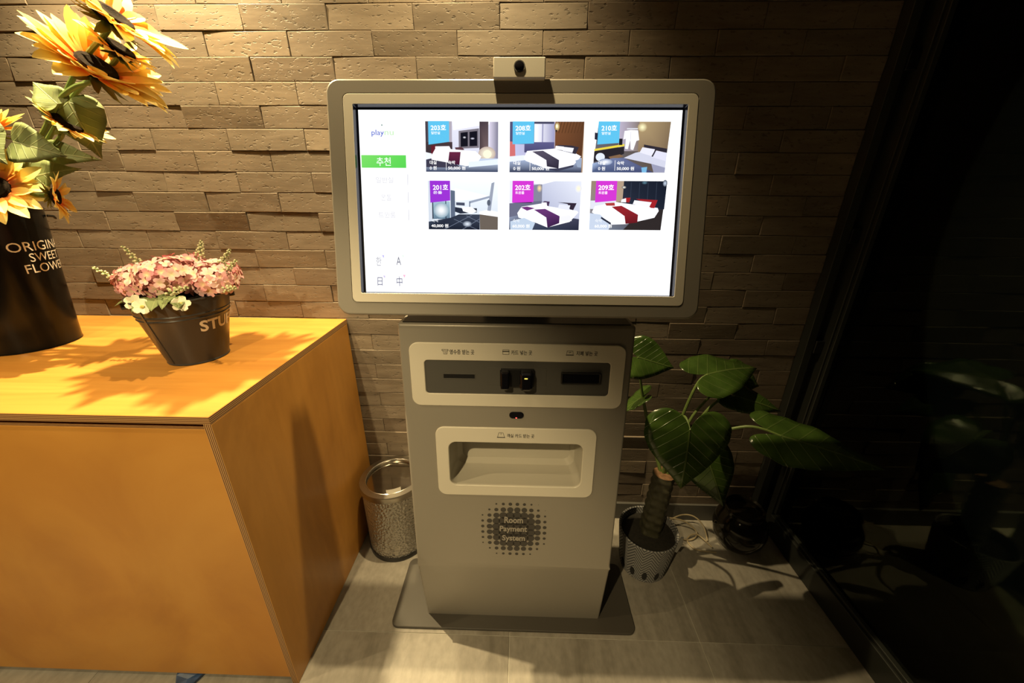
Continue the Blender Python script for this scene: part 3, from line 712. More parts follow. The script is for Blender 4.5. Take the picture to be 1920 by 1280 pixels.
tb = MB(); tb.loft([[(.0962*math.cos(a)+.0, .0962*math.sin(a), z) for a in [math.radians(-84+k*3.8) for k in range(9)]] for z in (.311, .331)], False, False, closed=False)
tb.build('paper_tab', M_WHITE, bin_, fix=False, label='white paper tab')

# ================================================================== JAR, CABLES, BLUE SHEET
MB().lathe([(.001,.002),(.055,.0),(.074,.018),(.090,.050),(.0965,.085),(.092,.120),(.078,.148),(.066,.160),(.064,.170),(.070,.180),(.067,.184),(.060,.178),(.058,.165),(.0001,.160)], 48).build(
    'stoneware_jar', plain('black_glaze', (.010,.008,.005), .10, spec=.35), smooth=True, label='round black glazed jar on the floor by the glass door', cat='jar').location = (.880, -.118, 0)
def smooth_path(pts, n=10):
    P = [Vector(p) for p in pts]; out = []
    for i in range(len(P)-1):
        p0, p1, p2, p3 = P[max(i-1,0)], P[i], P[i+1], P[min(i+2,len(P)-1)]
        for k in range(n):
            t = k/n
            out.append(.5*((2*p1)+(p2-p0)*t+(2*p0-5*p1+4*p2-p3)*t*t+(3*p1-p0-3*p2+p3)*t**3))
    return out + [P[-1]]
def cable(pts, label):
    c0 = Vector(pts[0]); mb = MB().tube([p-c0 for p in smooth_path(pts)], .0030, 8)
    o = mb.build('cable', M_CABLE, smooth=True, label=label, cat='cable', group='cables between pot and jar'); o.location = c0
cable([(.62,-.055,.03),(.690,-.030,.045),(.745,-.030,.04),(.776,-.060,.02),(.770,-.12,.0045)], 'beige cable arching from behind the pot to the jar')
cable([(.640,-.04,.040),(.700,-.055,.036),(.740,-.085,.010),(.700,-.118,.0045),(.620,-.098,.0045)], 'beige cable looping back beside the patterned pot')
cable([(.775,-.150,.0045),(.735,-.095,.012),(.690,-.115,.0045),(.705,-.160,.0045),(.780,-.172,.0045)], 'beige cable curled on the floor in front of the jar')
bl = MB()
L = [[(-.05,0,.0),(.05,0,.0),(.055,0,.010),(.01,0,.017),(-.045,0,.012)], [(-.028,-.030,0),(.035,-.034,0),(.038,-.032,.012),(.004,-.036,.006),(-.030,-.032,.014)], [(-.012,-.056,0),(.022,-.058,0),(.026,-.054,.009),(.006,-.060,.002),(-.016,-.053,.011)]]
bl.loft(L); o = bl.build('plastic_sheet', M_BLUE, label='crumpled blue plastic sheet poking out under the counter', cat='plastic sheet'); o.location = (-.945, -.600, 0.0005)

# ================================================================== LEAVES
def leaf_mat(name, dark, light, vein, rough=.3, coat=.0, vstr=.45):
    m, nt, b = newmat(name)
    tc = N(nt, 'ShaderNodeTexCoord'); sp = N(nt, 'ShaderNodeSeparateXYZ'); nt.links.new(tc.outputs['UV'], sp.inputs[0])
    ab = N(nt, 'ShaderNodeMath', operation='ABSOLUTE'); nt.links.new(sp.outputs[1], ab.inputs[0])
    # side veins: x - 0.8|y| periodic
    ms = N(nt, 'ShaderNodeMath', operation='MULTIPLY_ADD'); ms.inputs[1].default_value = -.75; nt.links.new(ab.outputs[0], ms.inputs[0]); nt.links.new(sp.outputs[0], ms.inputs[2])
    fr = N(nt, 'ShaderNodeMath', operation='PINGPONG'); fr.inputs[1].default_value = .085; nt.links.new(ms.outputs[0], fr.inputs[0])
    v1 = N(nt, 'ShaderNodeMapRange'); v1.inputs[1].default_value = .004; v1.inputs[2].default_value = .012; v1.inputs[3].default_value = 1; v1.inputs[4].default_value = 0; nt.links.new(fr.outputs[0], v1.inputs[0])
    v2 = N(nt, 'ShaderNodeMapRange'); v2.inputs[1].default_value = .008; v2.inputs[2].default_value = .020; v2.inputs[3].default_value = 1.6; v2.inputs[4].default_value = 0; nt.links.new(ab.outputs[0], v2.inputs[0])
    mxv = N(nt, 'ShaderNodeMath', operation='MAXIMUM'); nt.links.new(v1.outputs[0], mxv.inputs[0]); nt.links.new(v2.outputs[0], mxv.inputs[1])
    n = N(nt, 'ShaderNodeTexNoise'); n.inputs['Scale'].default_value = 14; n.inputs['Detail'].default_value = 4; nt.links.new(tc.outputs['Object'], n.inputs['Vector'])
    r = ramp(nt, [(.35, dark), (.65, light)]); nt.links.new(n.outputs['Fac'], r.inputs['Fac'])
    ml = N(nt, 'ShaderNodeMath', operation='MULTIPLY'); ml.inputs[1].default_value = vstr; nt.links.new(mxv.outputs[0], ml.inputs[0])
    mx = N(nt, 'ShaderNodeMix', data_type='RGBA'); mx.inputs[7].default_value = (*vein, 1)
    nt.links.new(ml.outputs[0], mx.inputs[0]); nt.links.new(r.outputs[0], mx.inputs[6]); nt.links.new(mx.outputs[2], b.inputs['Base Color'])
    bp = N(nt, 'ShaderNodeBump'); bp.inputs['Strength'].default_value = .5; bp.inputs['Distance'].default_value = .003; nt.links.new(mxv.outputs[0], bp.inputs['Height']); nt.links.new(bp.outputs[0], b.inputs['Normal'])
    b.inputs['Roughness'].default_value = rough; b.inputs['Coat Weight'].default_value = coat
    return m
M_PLEAF = leaf_mat('glossy_leaf', (.028,.054,.010), (.052,.095,.017), (.14,.19,.06), .22, vstr=.28)
M_SLEAF = leaf_mat('felt_leaf', (.13,.17,.06), (.20,.25,.10), (.33,.36,.18), .65)
M_STEM = plain('green_stem', (.13,.19,.045), .5)
def leaf_mesh(B, Tp, S, w, shape='heart', fold=.25, droop=.15, wave=.02, seed=0, serr=0.0):
    """leaf from joint B to tip Tp; S points to one side, w half width; notch and lobes behind the joint"""
    B, Tp, S = Vector(B), Vector(Tp), Vector(S)
    rnd = random.Random(seed); A = Tp - B; Ln = A.length; a = A/Ln
    s = (S - a*S.dot(a)).normalized(); n = a.cross(s).normalized()
    if n.z < 0 and abs(n.z) > .2: n = -n
    wr = w/Ln; K = 44; out = []
    if shape == 'heart':
        ctrl = [(0,1.0,0),(.78,.22*1,.36),(.5,.0,.72),(.22,0,.93),(0,0,1.0),(-.16,0,.96),(-.27,0,.80),(-.33,0,.56),(-.30,0,.32),(-.19,0,.13),(-.03,0,.03)]
        half = [(1.0,0),(.80,.26),(.58,.58),(.34,.86),(.10,1.0),(-.12,.97),(-.26,.80),(-.32,.54),(-.27,.28),(-.14,.09),(-.02,0.02)]
    elif shape == 'sun':
        half = [(1.0,0),(.86,.16),(.68,.42),(.48,.74),(.28,.96),(.12,1.0),(-.02,.86),(-.09,.58),(-.08,.30),(-.04,.10),(-.005,.02)]
    else:
        half = [(1.0,0),(.88,.26),(.70,.58),(.48,.88),(.26,1.0),(.08,.86),(-.04,.56),(-.08,.30),(-.05,.12),(-.01,.04),(0,.01)]
    hs_ = [Vector((x, y*wr, 0)) for x, y in half]; hs_ = smooth_path(hs_, 4)
    outl = [(p.x, p.y) for p in hs_] + [(p.x, -p.y) for p in reversed(hs_[1:])]
    rings = [.02, .2, .4, .6, .8, 1.0]; verts = []; uvs = []
    ph = rnd.uniform(0, 6)
    for k, f in enumerate(rings):
        for i, (x, y) in enumerate(outl):
            jit = 1 + (serr*rnd.uniform(-1, 1) if f == 1.0 else 0)
            X, Y = x*f*jit, y*f*jit
            h = fold*abs(Y) - droop*X*abs(X) + wave*math.sin(9*X+ph)*min(1, abs(Y)/max(wr,.01)*1.4) + wave*.6*math.sin(23*X+ph+(2 if Y > 0 else 0))*(abs(Y)/max(wr,.01))**2
            verts.append(B + (a*X + s*Y + n*h)*Ln); uvs.append((X, Y))
    m = len(outl); faces = []
    for k in range(len(rings)-1):
        for i in range(m):
            j = (i+1) % m; faces.append((k*m+i, k*m+j, (k+1)*m+j, (k+1)*m+i))
    faces.append(tuple(reversed(range(m))))
    me = bpy.data.meshes.new('leaf'); me.from_pydata([tuple(v) for v in verts], [], faces)
    ul = me.uv_layers.new(name='UVMap')
    for p in me.polygons:
        p.use_smooth = True
        for li in p.loop_indices: ul.data[li].uv = uvs[me.loops[li].vertex_index]
    return me
def thicken(o, t=.0008):
    md = o.modifiers.new('thickness', 'SOLIDIFY'); md.thickness = t; md.offset = 0

# ================================================================== POTTED PLANT
PX, PY = .478, -.220
plant = empty('potted_plant', (PX, PY, 0), label='leafy green plant with thick trunk in patterned grey pot', cat='plant')
def pot_mat():
    m, nt, b = newmat('carved_grey_pot')
    tc = N(nt, 'ShaderNodeTexCoord'); mp = N(nt, 'ShaderNodeMapping'); mp.inputs['Scale'].default_value = (11, 2.2, 1); nt.links.new(tc.outputs['UV'], mp.inputs['Vector'])
    sp = N(nt, 'ShaderNodeSeparateXYZ'); nt.links.new(mp.outputs[0], sp.inputs[0])
    px_ = N(nt, 'ShaderNodeMath', operation='PINGPONG'); px_.inputs[1].default_value = .5; nt.links.new(sp.outputs[0], px_.inputs[0])
    ad = N(nt, 'ShaderNodeMath', operation='ADD'); nt.links.new(px_.outputs[0], ad.inputs[0]); nt.links.new(sp.outputs[1], ad.inputs[1])
    ml = N(nt, 'ShaderNodeMath', operation='MULTIPLY'); ml.inputs[1].default_value = 34; nt.links.new(ad.outputs[0], ml.inputs[0])
    sn = N(nt, 'ShaderNodeMath', operation='SINE'); nt.links.new(ml.outputs[0], sn.inputs[0])
    r = ramp(nt, [(.30, (.09,.09,.093)), (.6, (.29,.285,.28))]); mr = N(nt, 'ShaderNodeMapRange'); mr.inputs[1].default_value = -1; nt.links.new(sn.outputs[0], mr.inputs[0]); nt.links.new(mr.outputs[0], r.inputs['Fac'])
    nt.links.new(r.outputs[0], b.inputs['Base Color']); b.inputs['Roughness'].default_value = .7
    bp = N(nt, 'ShaderNodeBump'); bp.inputs['Strength'].default_value = .4; bp.inputs['Distance'].default_value = .002; nt.links.new(sn.outputs[0], bp.inputs['Height']); nt.links.new(bp.outputs[0], b.inputs['Normal'])
    return m
potp = [(.080,.002),(.084,.004),(.088,.03),(.094,.08),(.100,.13),(.1035,.168),(.1045,.176),(.102,.179),(.0975,.176),(.096,.16),(.093,.12)]
pmb = MB().lathe(potp, 48, cap0=True); pme = pmb.mesh('pot', True)
ul = pme.uv_layers.new(name='UVMap')
for p in pme.polygons:
    an = [math.atan2(pme.vertices[v].co.y, pme.vertices[v].co.x)/(2*math.pi) for v in p.vertices]
    if max(an)-min(an) > .5: an = [x+1 if x < 0 else x for x in an]
    for li, x in zip(p.loop_indices, an): ul.data[li].uv = (x, pme.vertices[me.loops[li].vertex_index].co.z/.18 if False else pme.vertices[pme.loops[li].vertex_index].co.z/.18)
pot = link('pot', pme, pot_mat(), plant, label='grey carved ceramic pot')
inm = MB()
nn = 14
def pot_r(z):
    for (r0, z0), (r1, z1) in zip(potp, potp[1:]):
        if z0 <= z <= z1: return r0+(r1-r0)*(z-z0)/(z1-z0)
    return .09
ring = [(.0088*math.cos(2*math.pi*i/nn), .040+.022*math.sin(2*math.pi*i/nn)) for i in range(nn)]
inm.add([(pot_r(z)*math.cos(u/.09)+.0009, .09*math.sin(u/.09), z) for u, z in ring] + [(pot_r(.046)+.0016, 0, .046)], [(i, (i+1)%nn, nn) for i in range(nn)])
inme = inm.mesh('inlay', True); inme.materials.append(plain('dark_inlay', (.012,.012,.013), .6))
for k in range(13):
    o = link('inlay', inme, None, pot); o.rotation_euler = (0, 0, 2*math.pi*k/13 + .1)
MB().lathe([(.0945,.150),(.05,.157),(.0001,.158)], 32).build('soil', M_SOIL, plant, smooth=True)
ear = MB(); ear.loft([[(.098,-.02,.14),(.098,.0,.14),(.106,.0,.14),(.106,-.02,.14)], [(.104,-.019,.185),(.104,-.001,.185),(.117,-.001,.185),(.117,-.019,.185)], [(.109,-.014,.207),(.109,-.006,.207),(.116,-.006,.207),(.116,-.014,.207)]])
o = ear.build('ear', plain('grey_ceramic', (.2,.195,.185), .6), plant, smooth=True); o.rotation_euler = (0,0,math.radians(-30))
# trunk with spiral leaf scars
tk = MB(); loops = []; nz, ns = 64, 30
for i in range(nz+1):
    t = i/nz; z = .145 + t*.262; ax = .012+.018*t; ay = .012+.008*t
    L = []
    for k in range(ns):
        a = 2*math.pi*k/ns
        q = math.sin(3*a + z*95)*math.sin(-2*a + z*95)
        r = .0385 - .003*t + .0045*max(q, -.25)
        L.append((ax+r*math.cos(a), ay+r*math.sin(a), z))
    loops.append(L)
tk.loft(loops, True, False); trunk = tk.build('trunk', plain('scarred_trunk', (.045,.042,.022), .6, noise=.4, nscale=50), plant, smooth=True, label='thick dark trunk with leaf scars')
cp_ = MB(); cp_.loft([loops[-1], [(p[0]*.8+.030*.2, p[1]*.8+.020*.2, p[2]+.004) for p in loops[-1]]], False, True); cp_.build('cut_face', plain('cut_wood', (.20,.105,.05), .8, noise=.3, nscale=80), plant, smooth=True, label='brown sawn trunk top')
P0 = Vector((PX, PY, 0)); TT = Vector((.503, -.200, .395))
def pleaf(B, Tp, S, w, fold=.2, droop=.2, wave=.02, stalk=None, seed=0):
    B, Tp = Vector(B), Vector(Tp)
    me = leaf_mesh(B-P0, Tp-P0, S, w, 'heart', fold, droop, wave, seed)
    o = link('leaf', me, M_PLEAF, plant); thicken(o)
    mid = stalk or [(TT+B)/2 + Vector((0,.02,.05))]
    pts = smooth_path([TT-P0+Vector((0,0,-.01))] + [Vector(q)-P0 for q in mid] + [B-P0+Vector((0,0,-.001))], 7)
    MB().tube(pts, [.0062 - .003*i/len(pts) for i in range(len(pts))], 8).build('stalk', M_STEM, o, smooth=True)
    return o
pleaf((.384,-.125,.814), (.500,-.150,.786), (.05,.30,.9), .072, .10, .10, .02, [(.44,-.12,.60)], 1)
pleaf((.608,-.150,.768), (.808,-.095,.800), (.02,.66,.28), .088, -.10, .22, .02, [(.535,-.18,.60),(.575,-.16,.735)], 2)
pleaf((.711,-.150,.692), (.885,-.160,.645), (.15,.55,.55), .052, -.1, .12, .02, [(.60,-.17,.60),(.66,-.155,.675)], 3)
pleaf((.510,-.300,.655), (.497,-.365,.480), (1,0,-.10), .132, -.12, .12, .022, [(.502,-.205,.55),(.507,-.25,.67)], 4)
pleaf((.781,-.300,.642), (1.020,-.400,.618), (.35,.75,.34), .088, -.14, .08, .02, [(.60,-.22,.56),(.70,-.26,.645)], 5)
pleaf((.655,-.185,.455), (.716,-.255,.300), (.93,-.1,.22), .085, -.30, .20, .02, [(.56,-.185,.48),(.62,-.18,.478)], 6)
pleaf((.425,-.115,.66), (.345,-.085,.585), (.5,-.4,.5), .055, .1, .2, .02, [(.455,-.14,.55)], 7)
pleaf((.735,-.085,.735), (.850,-.075,.690), (.1,.45,.6), .055, .1, .15, .02, [(.60,-.13,.60)], 8)

# ================================================================== PINK FLOWERS IN THE GREY BUCKET
BX, BY, BZ = -.876, -.341, .891
bucket = empty('metal_bucket', (BX, BY, BZ), label='dark grey tapered metal bucket on the counter holding pink flowers', cat='bucket')
def brad(z): return .0665 + (.1045-.0665)*z/.172
bp_ = [(.0001,.004),(.060,.004),(.0655,.0),(.0685,.002),(.0675,.006)] + [(brad(z), z) for z in (.03,.06,.09,.118)]
for z0 in (.123, .133): bp_ += [(brad(z0), z0), (brad(z0+.003)+.0018, z0+.003), (brad(z0+.006), z0+.006)]
bp_ += [(brad(.165), .165), (.1045,.172), (.1068,.1735), (.1062,.1765), (.1030,.1765), (.1010,.170), (brad(.1)-.003,.10), (.06,.03), (.0001,.03)]
MB().lathe(bp_, 64).build('pail', M_BUCKET, bucket, smooth=True)
sm = MB(); sm.loft([[(brad(z)+d, w, z) for z in (.008,.06,.12,.165)] for d, w in ((-.001,-.0035),(.0016,-.003),(.0016,.003),(-.001,.0035))], False, False, closed=False)
o = sm.build('seam', M_BUCKET, bucket, smooth=True); o.rotation_euler = (0,0,math.radians(-100))
for a in (-138, 42):
    e = MB(); e.box(.098,.1125,-.010,.010,.152,.170); o = link('ear', bevel_mesh(e.mesh('ear'), .003), M_BUCKET, bucket); o.rotation_euler = (0,0,math.radians(a))
def wrap_text(mb, body, a0, a1, z0, z1, radf, lift=.0006, bold=.0):
    v, f = text_geo(body, bold, slices=40)
    mb.add([((radf(z0+(z1-z0)*y)+lift)*math.cos(a0+(a1-a0)*x), (radf(z0+(z1-z0)*y)+lift)*math.sin(a0+(a1-a0)*x), z0+(z1-z0)*y) for x, y in v], f)
    return mb
R_ = math.radians
wrap_text(MB(), 'STUFF', R_(-35), R_(35), .088, .118, brad, bold=.03).build('lettering', M_LETTER, bucket, fix=False, label='cream printed lettering')

def pink_mat():
    m, nt, b = newmat('pink_petal')
    oi = N(nt, 'ShaderNodeObjectInfo'); r = ramp(nt, [(0, (.64,.22,.26)), (.4, (.80,.38,.41)), (.8, (.85,.52,.53)), (1, (.86,.66,.60))]); nt.links.new(oi.outputs['Random'], r.inputs['Fac'])
    tc = N(nt, 'ShaderNodeTexCoord'); ln_ = N(nt, 'ShaderNodeVectorMath', operation='LENGTH'); nt.links.new(tc.outputs['Object'], ln_.inputs[0])
    mr = N(nt, 'ShaderNodeMapRange'); mr.inputs[1].default_value = .0; mr.inputs[2].default_value = .009; nt.links.new(ln_.outputs['Value'], mr.inputs[0])
    mx = N(nt, 'ShaderNodeMix', data_type='RGBA'); mx.inputs[6].default_value = (.75,.62,.35,1); nt.links.new(mr.outputs[0], mx.inputs[0]); nt.links.new(r.outputs[0], mx.inputs[7]); nt.links.new(mx.outputs[2], b.inputs['Base Color'])
    b.inputs['Roughness'].default_value = .7; b.inputs['Subsurface Weight'].default_value = 0.0; return m
M_PINK = pink_mat()
def floret_mesh(size, seed):
    rnd = random.Random(seed); mb = MB()
    for k in range(4):
        a = k*math.pi/2 + rnd.uniform(-.15,.15); up = rnd.uniform(.05,.35)
        pr = [(0.0,.05,0),(.35,.36,.06),(.75,.42,.10+up*.3),(1.0,.20,.06+up*.5)]
        vs = []
        for x, w_, h in pr: vs += [(x, w_, h+.07*w_), (x, 0, h), (x, -w_, h+.07*w_)]
        ca, sa = math.cos(a), math.sin(a)
        vs = [(size*(x*ca-y*sa), size*(x*sa+y*ca), size*z) for x, y, z in vs]
        fs = []
        for i in range(3): fs += [(3*i,3*i+1,3*i+4,3*i+3), (3*i+1,3*i+2,3*i+5,3*i+4)]
        mb.add(vs, fs)
    me = mb.mesh('floret', True, fix=False); me.materials.append(M_PINK); return me
fl_meshes = [floret_mesh(.0140, s) for s in range(5)]
heads = [((-.945,-.352,1.098), .052, 'pink hydrangea head at the left rim of the grey bucket'),
         ((-.868,-.372,1.112), .056, 'pink hydrangea head in the middle of the grey bucket'),
         ((-.795,-.325,1.098), .050, 'pink hydrangea head at the right rim of the grey bucket'),
         ((-.895,-.285,1.110), .052, 'pink hydrangea head at the back left of the grey bucket'),
         ((-.820,-.275,1.100), .048, 'pink hydrangea head at the back right of the grey bucket')]
M_GREEN = plain('dark_green_stem', (.05,.08,.025), .6)
for (hc, hr, lab) in heads:
    h = empty('hydrangea', (BX+(hc[0]-BX)*.45, BY+(hc[1]-BY)*.45, BZ+.10), label=lab, cat='flower', group='pink hydrangeas in the bucket')
    hd = Vector(hc) - h.location; dz = hd.z
    MB().tube([(0,0,-.01), hd*.6, hd], .003, 6).build('stem', M_GREEN, h, smooth=True)
    MB().lathe([(.001,-.7*hr),(.6*hr,-.5*hr),(.8*hr,0),(.6*hr,.5*hr),(.001,.75*hr)], 14, tuple(hd)).build('core', plain('hydrangea_core', (.45,.17,.16), .8), h, smooth=True)
    n = 72
    for i in range(n):
        zf = 1 - 1.62*(i+.5)/n; ph = i*2.39996 + random.uniform(-.2,.2); rr_ = math.sqrt(max(0, 1-zf*zf))
        d = Vector((rr_*math.cos(ph), rr_*math.sin(ph), zf*.8)); d.normalize()
        o = link('floret', random.choice(fl_meshes), None, h)
        o.location = hd + Vector((d.x*hr, d.y*hr, d.z*hr*.8)) * random.uniform(.90, 1.14)
        o.rotation_mode = 'QUATERNION'; o.rotation_quaternion = (d+Vector((random.uniform(-.25,.25),)*3)).to_track_quat('Z','Y') @ Quaternion((0,0,1), random.uniform(0,6))
        s_ = random.uniform(.8,1.3); o.scale = (s_,)*3
M_PALE = plain('pale_green_blossom', (.50,.50,.30), .7)
M_IVORY = plain('ivory_petal', (.78,.74,.55), .6)
bud = MB().lathe([(.0002,-.003),(.0026,-.0012),(.0030,.001),(.0002,.0036)], 8).mesh('bud', True); bud.materials.append(M_PALE)
def spike(base, tip, label, n=26, r=.007):
    base, tip = Vector(base), Vector(tip); d = tip-base
    s_ = empty('flower_spike', base, label=label, cat='flower', group='pale flower spikes in the bucket')
    MB().tube([(0,0,0), d*.5, d], .0011, 6).build('stem', M_STEM, s_, smooth=True)
    e1 = d.orthogonal().normalized(); e2 = d.normalized().cross(e1)
    for i in range(n):
        t = .35+.65*i/n; a = i*2.4; q = r*(1.15-t)*1.3+.0012
        o = link('bud', bud, None, s_); o.location = d*t + (e1*math.cos(a)+e2*math.sin(a))*q
        o.rotation_mode='QUATERNION'; o.rotation_quaternion = (d.normalized()*.7+(e1*math.cos(a)+e2*math.sin(a))).to_track_quat('Z','Y'); s2 = 1.5-t*.8; o.scale=(s2,)*3
spike((-.96,-.35,1.07), (-1.075,-.345,1.131), 'pale green flower spike pointing left over the bucket rim')
spike((-.95,-.32,1.10), (-1.015,-.31,1.180), 'cream flower spike rising behind the left hydrangea')
spike((-.85,-.29,1.13), (-.838,-.27,1.190), 'cream flower spike rising above the middle hydrangea')
spike((-.80,-.30,1.11), (-.745,-.30,1.172), 'cream flower spike rising above the right hydrangea')
spike((-.79,-.31,1.10), (-.712,-.33,1.150), 'pale flower spike leaning right above the bucket rim')
spike((-.78,-.34,1.075), (-.700,-.37,1.090), 'pale green flower spike lying over the right bucket rim')
spike((-.845,-.43,1.082), (-.765,-.43,1.105), 'ivory flower spike lying across the front hydrangeas')
def white_flower(c, label):
    h = empty('white_blossom', c, label=label, cat='flower', group='white blossoms at the bucket rim')
    MB().lathe([(.0002,-.004),(.004,-.002),(.004,.003),(.0002,.005)], 8).build('centre', plain('yellow_centre', (.55,.45,.12), .7), h, smooth=True)
    for k in range(5):
        a = 2*math.pi*k/5
        p = MB(); p.add([(0,.002,0),(0,-.002,0),(.010,-.008,.003),(.017,-.006,.004),(.019,0,.003),(.017,.006,.004),(.010,.008,.003)], [(0,1,2,3,4,5,6)])
        o = p.build('petal', M_IVORY, h, fix=False); o.rotation_euler = (0,0,a)
    h.rotation_euler = (R_(62), 0, R_(35))
white_flower((-.905,-.432,1.066), 'ivory blossom hanging over the left front bucket rim')
white_flower((-.800,-.425,1.062), 'ivory blossom hanging over the right front bucket rim')
white_flower((-.868,-.452,1.062), 'small ivory blossom at the middle of the bucket rim')
for i, (B, Tp, S) in enumerate([((-.86,-.42,1.075),(-.835,-.468,1.062),(1,.4,0)), ((-.89,-.41,1.07),(-.885,-.465,1.058),(1,.2,0)), ((-.82,-.41,1.075),(-.79,-.445,1.060),(.7,.7,0)), ((-.925,-.40,1.072),(-.955,-.435,1.062),(.7,-.7,0)), ((-.845,-.40,1.08),(-.815,-.462,1.066),(.9,.4,0))]):
    me = leaf_mesh((0,0,0), Vector(Tp)-Vector(B), S, .016, 'ovate', .2, .1, .03, i)
    o = link('loose_leaf', me, M_SLEAF, label=['pale green leaf at the middle of the front bucket rim', 'pale green leaf left of the middle of the bucket rim', 'pale green leaf under the right ivory blossom', 'pale green leaf at the far left of the bucket rim', 'pale green leaf folded over the rim beside the right ivory blossom'][i], cat='leaf', group='leaves at the bucket rim'); o.location = B; thicken(o, .0005)
# dark moss filling of the bucket
MB().lathe([(.098,.150),(.07,.168),(.0001,.175)], 32).build('filling', M_SOIL, bucket, smooth=True)

# ================================================================== TALL BLACK VASE AND SUNFLOWERS
VX, VY = -1.425, -.272
vase = empty('metal_vase', (VX, VY, .891), label='tall black metal vase with white lettering on the counter', cat='vase')
def vrad(z): return .095 + .030*z/.372
MB().lathe([(.0001,.003),(.09,.003),(.0955,.0),(.0970,.002),(.0960,.005)] + [(vrad(z), z) for z in (.05,.12,.2,.28,.34,.366)] + [(.1262,.369),(.1268,.372),(.1255,.3745),(.1235,.372),(.122,.36),(.10,.06),(.0001,.06)], 72).build('vessel', M_VASE, vase, smooth=True)
tx = MB()
wrap_text(tx, 'ORIGINAL', R_(-22), R_(58), .268, .292, vrad); wrap_text(tx, 'SWEET', R_(-5), R_(40), .240, .262, vrad); wrap_text(tx, 'FLOWERS', R_(-13), R_(56), .211, .234, vrad)
tx.build('lettering', plain('white_lettering', (.70,.66,.58), .6), vase, fix=False, label='white printed lettering')
e = MB().tube([(.1255,-.012,.352),(.137,-.008,.350),(.139,.0,.345),(.137,.008,.350),(.1255,.012,.352)], .003, 8); o = e.build('ear', M_VASE, vase, smooth=True); o.rotation_euler=(0,0,R_(50))

def petal_mat():
    m, nt, b = newmat('sunflower_petal')
    tc = N(nt, 'ShaderNodeTexCoord'); sp = N(nt, 'ShaderNodeSeparateXYZ'); nt.links.new(tc.outputs['Object'], sp.inputs[0])
    oi = N(nt, 'ShaderNodeObjectInfo'); ad = N(nt, 'ShaderNodeMath', operation='MULTIPLY_ADD'); ad.inputs[1].default_value = .35; nt.links.new(oi.outputs['Random'], ad.inputs[0]); nt.links.new(sp.outputs[0], ad.inputs[2])
    r = ramp(nt, [(.16, (.85,.18,.035)), (.42, (.90,.42,.07)), (.70, (.90,.66,.14)), (1.0, (.90,.78,.32))]); nt.links.new(ad.outputs[0], r.inputs['Fac'])
    nt.links.new(r.outputs[0], b.inputs['Base Color']); b.inputs['Roughness'].default_value = .6
    tr_ = N(nt, 'ShaderNodeBsdfTranslucent'); nt.links.new(r.outputs[0], tr_.inputs[0])
    mx = N(nt, 'ShaderNodeMixShader'); mx.inputs[0].default_value = .3; nt.links.new(b.outputs[0], mx.inputs[1]); nt.links.new(tr_.outputs[0], mx.inputs[2]); nt.links.new(mx.outputs[0], nt.nodes['Material Output'].inputs[0])
    return m
M_PETAL = petal_mat()
M_DISC = plain('sunflower_disc', (.012,.008,.005), .95, spec=.08, noise=.6, nscale=250, bump=.8, bscale=400)
def petal_mesh(seed):
    rnd = random.Random(seed); mb = MB(); L = []
    sec = [(0,.09),(.2,.16),(.45,.205),(.7,.175),(.88,.10),(1.0,.012)]
    bend = rnd.uniform(-.25,.15); tw = rnd.uniform(-.25,.25)
    vs = []
    for x, w_ in sec:
        z = .30*x + bend*x*x*1.3
        vs += [(x, w_, z+w_*.35+tw*w_*x), (x, 0, z), (x, -w_, z+w_*.35-tw*w_*x)]
    fs = []
    for i in range(5): fs += [(3*i,3*i+1,3*i+4,3*i+3), (3*i+1,3*i+2,3*i+5,3*i+4)]
    mb.add(vs, fs); me = mb.mesh('petal', True, fix=False); me.materials.append(M_PETAL); return me
petals = [petal_mesh(s) for s in range(6)]
sep = MB(); sep.add([(0,.12,0),(0,-.12,0),(.4,-.16,-.05),(.75,-.08,-.02),(1,0,.10),(.75,.08,-.02),(.4,.16,-.05)], [(0,1,2,3,4,5,6)])
sepal = sep.mesh('sepal', False, fix=False); sepal.materials.append(plain('sepal_green', (.17,.22,.06), .6))
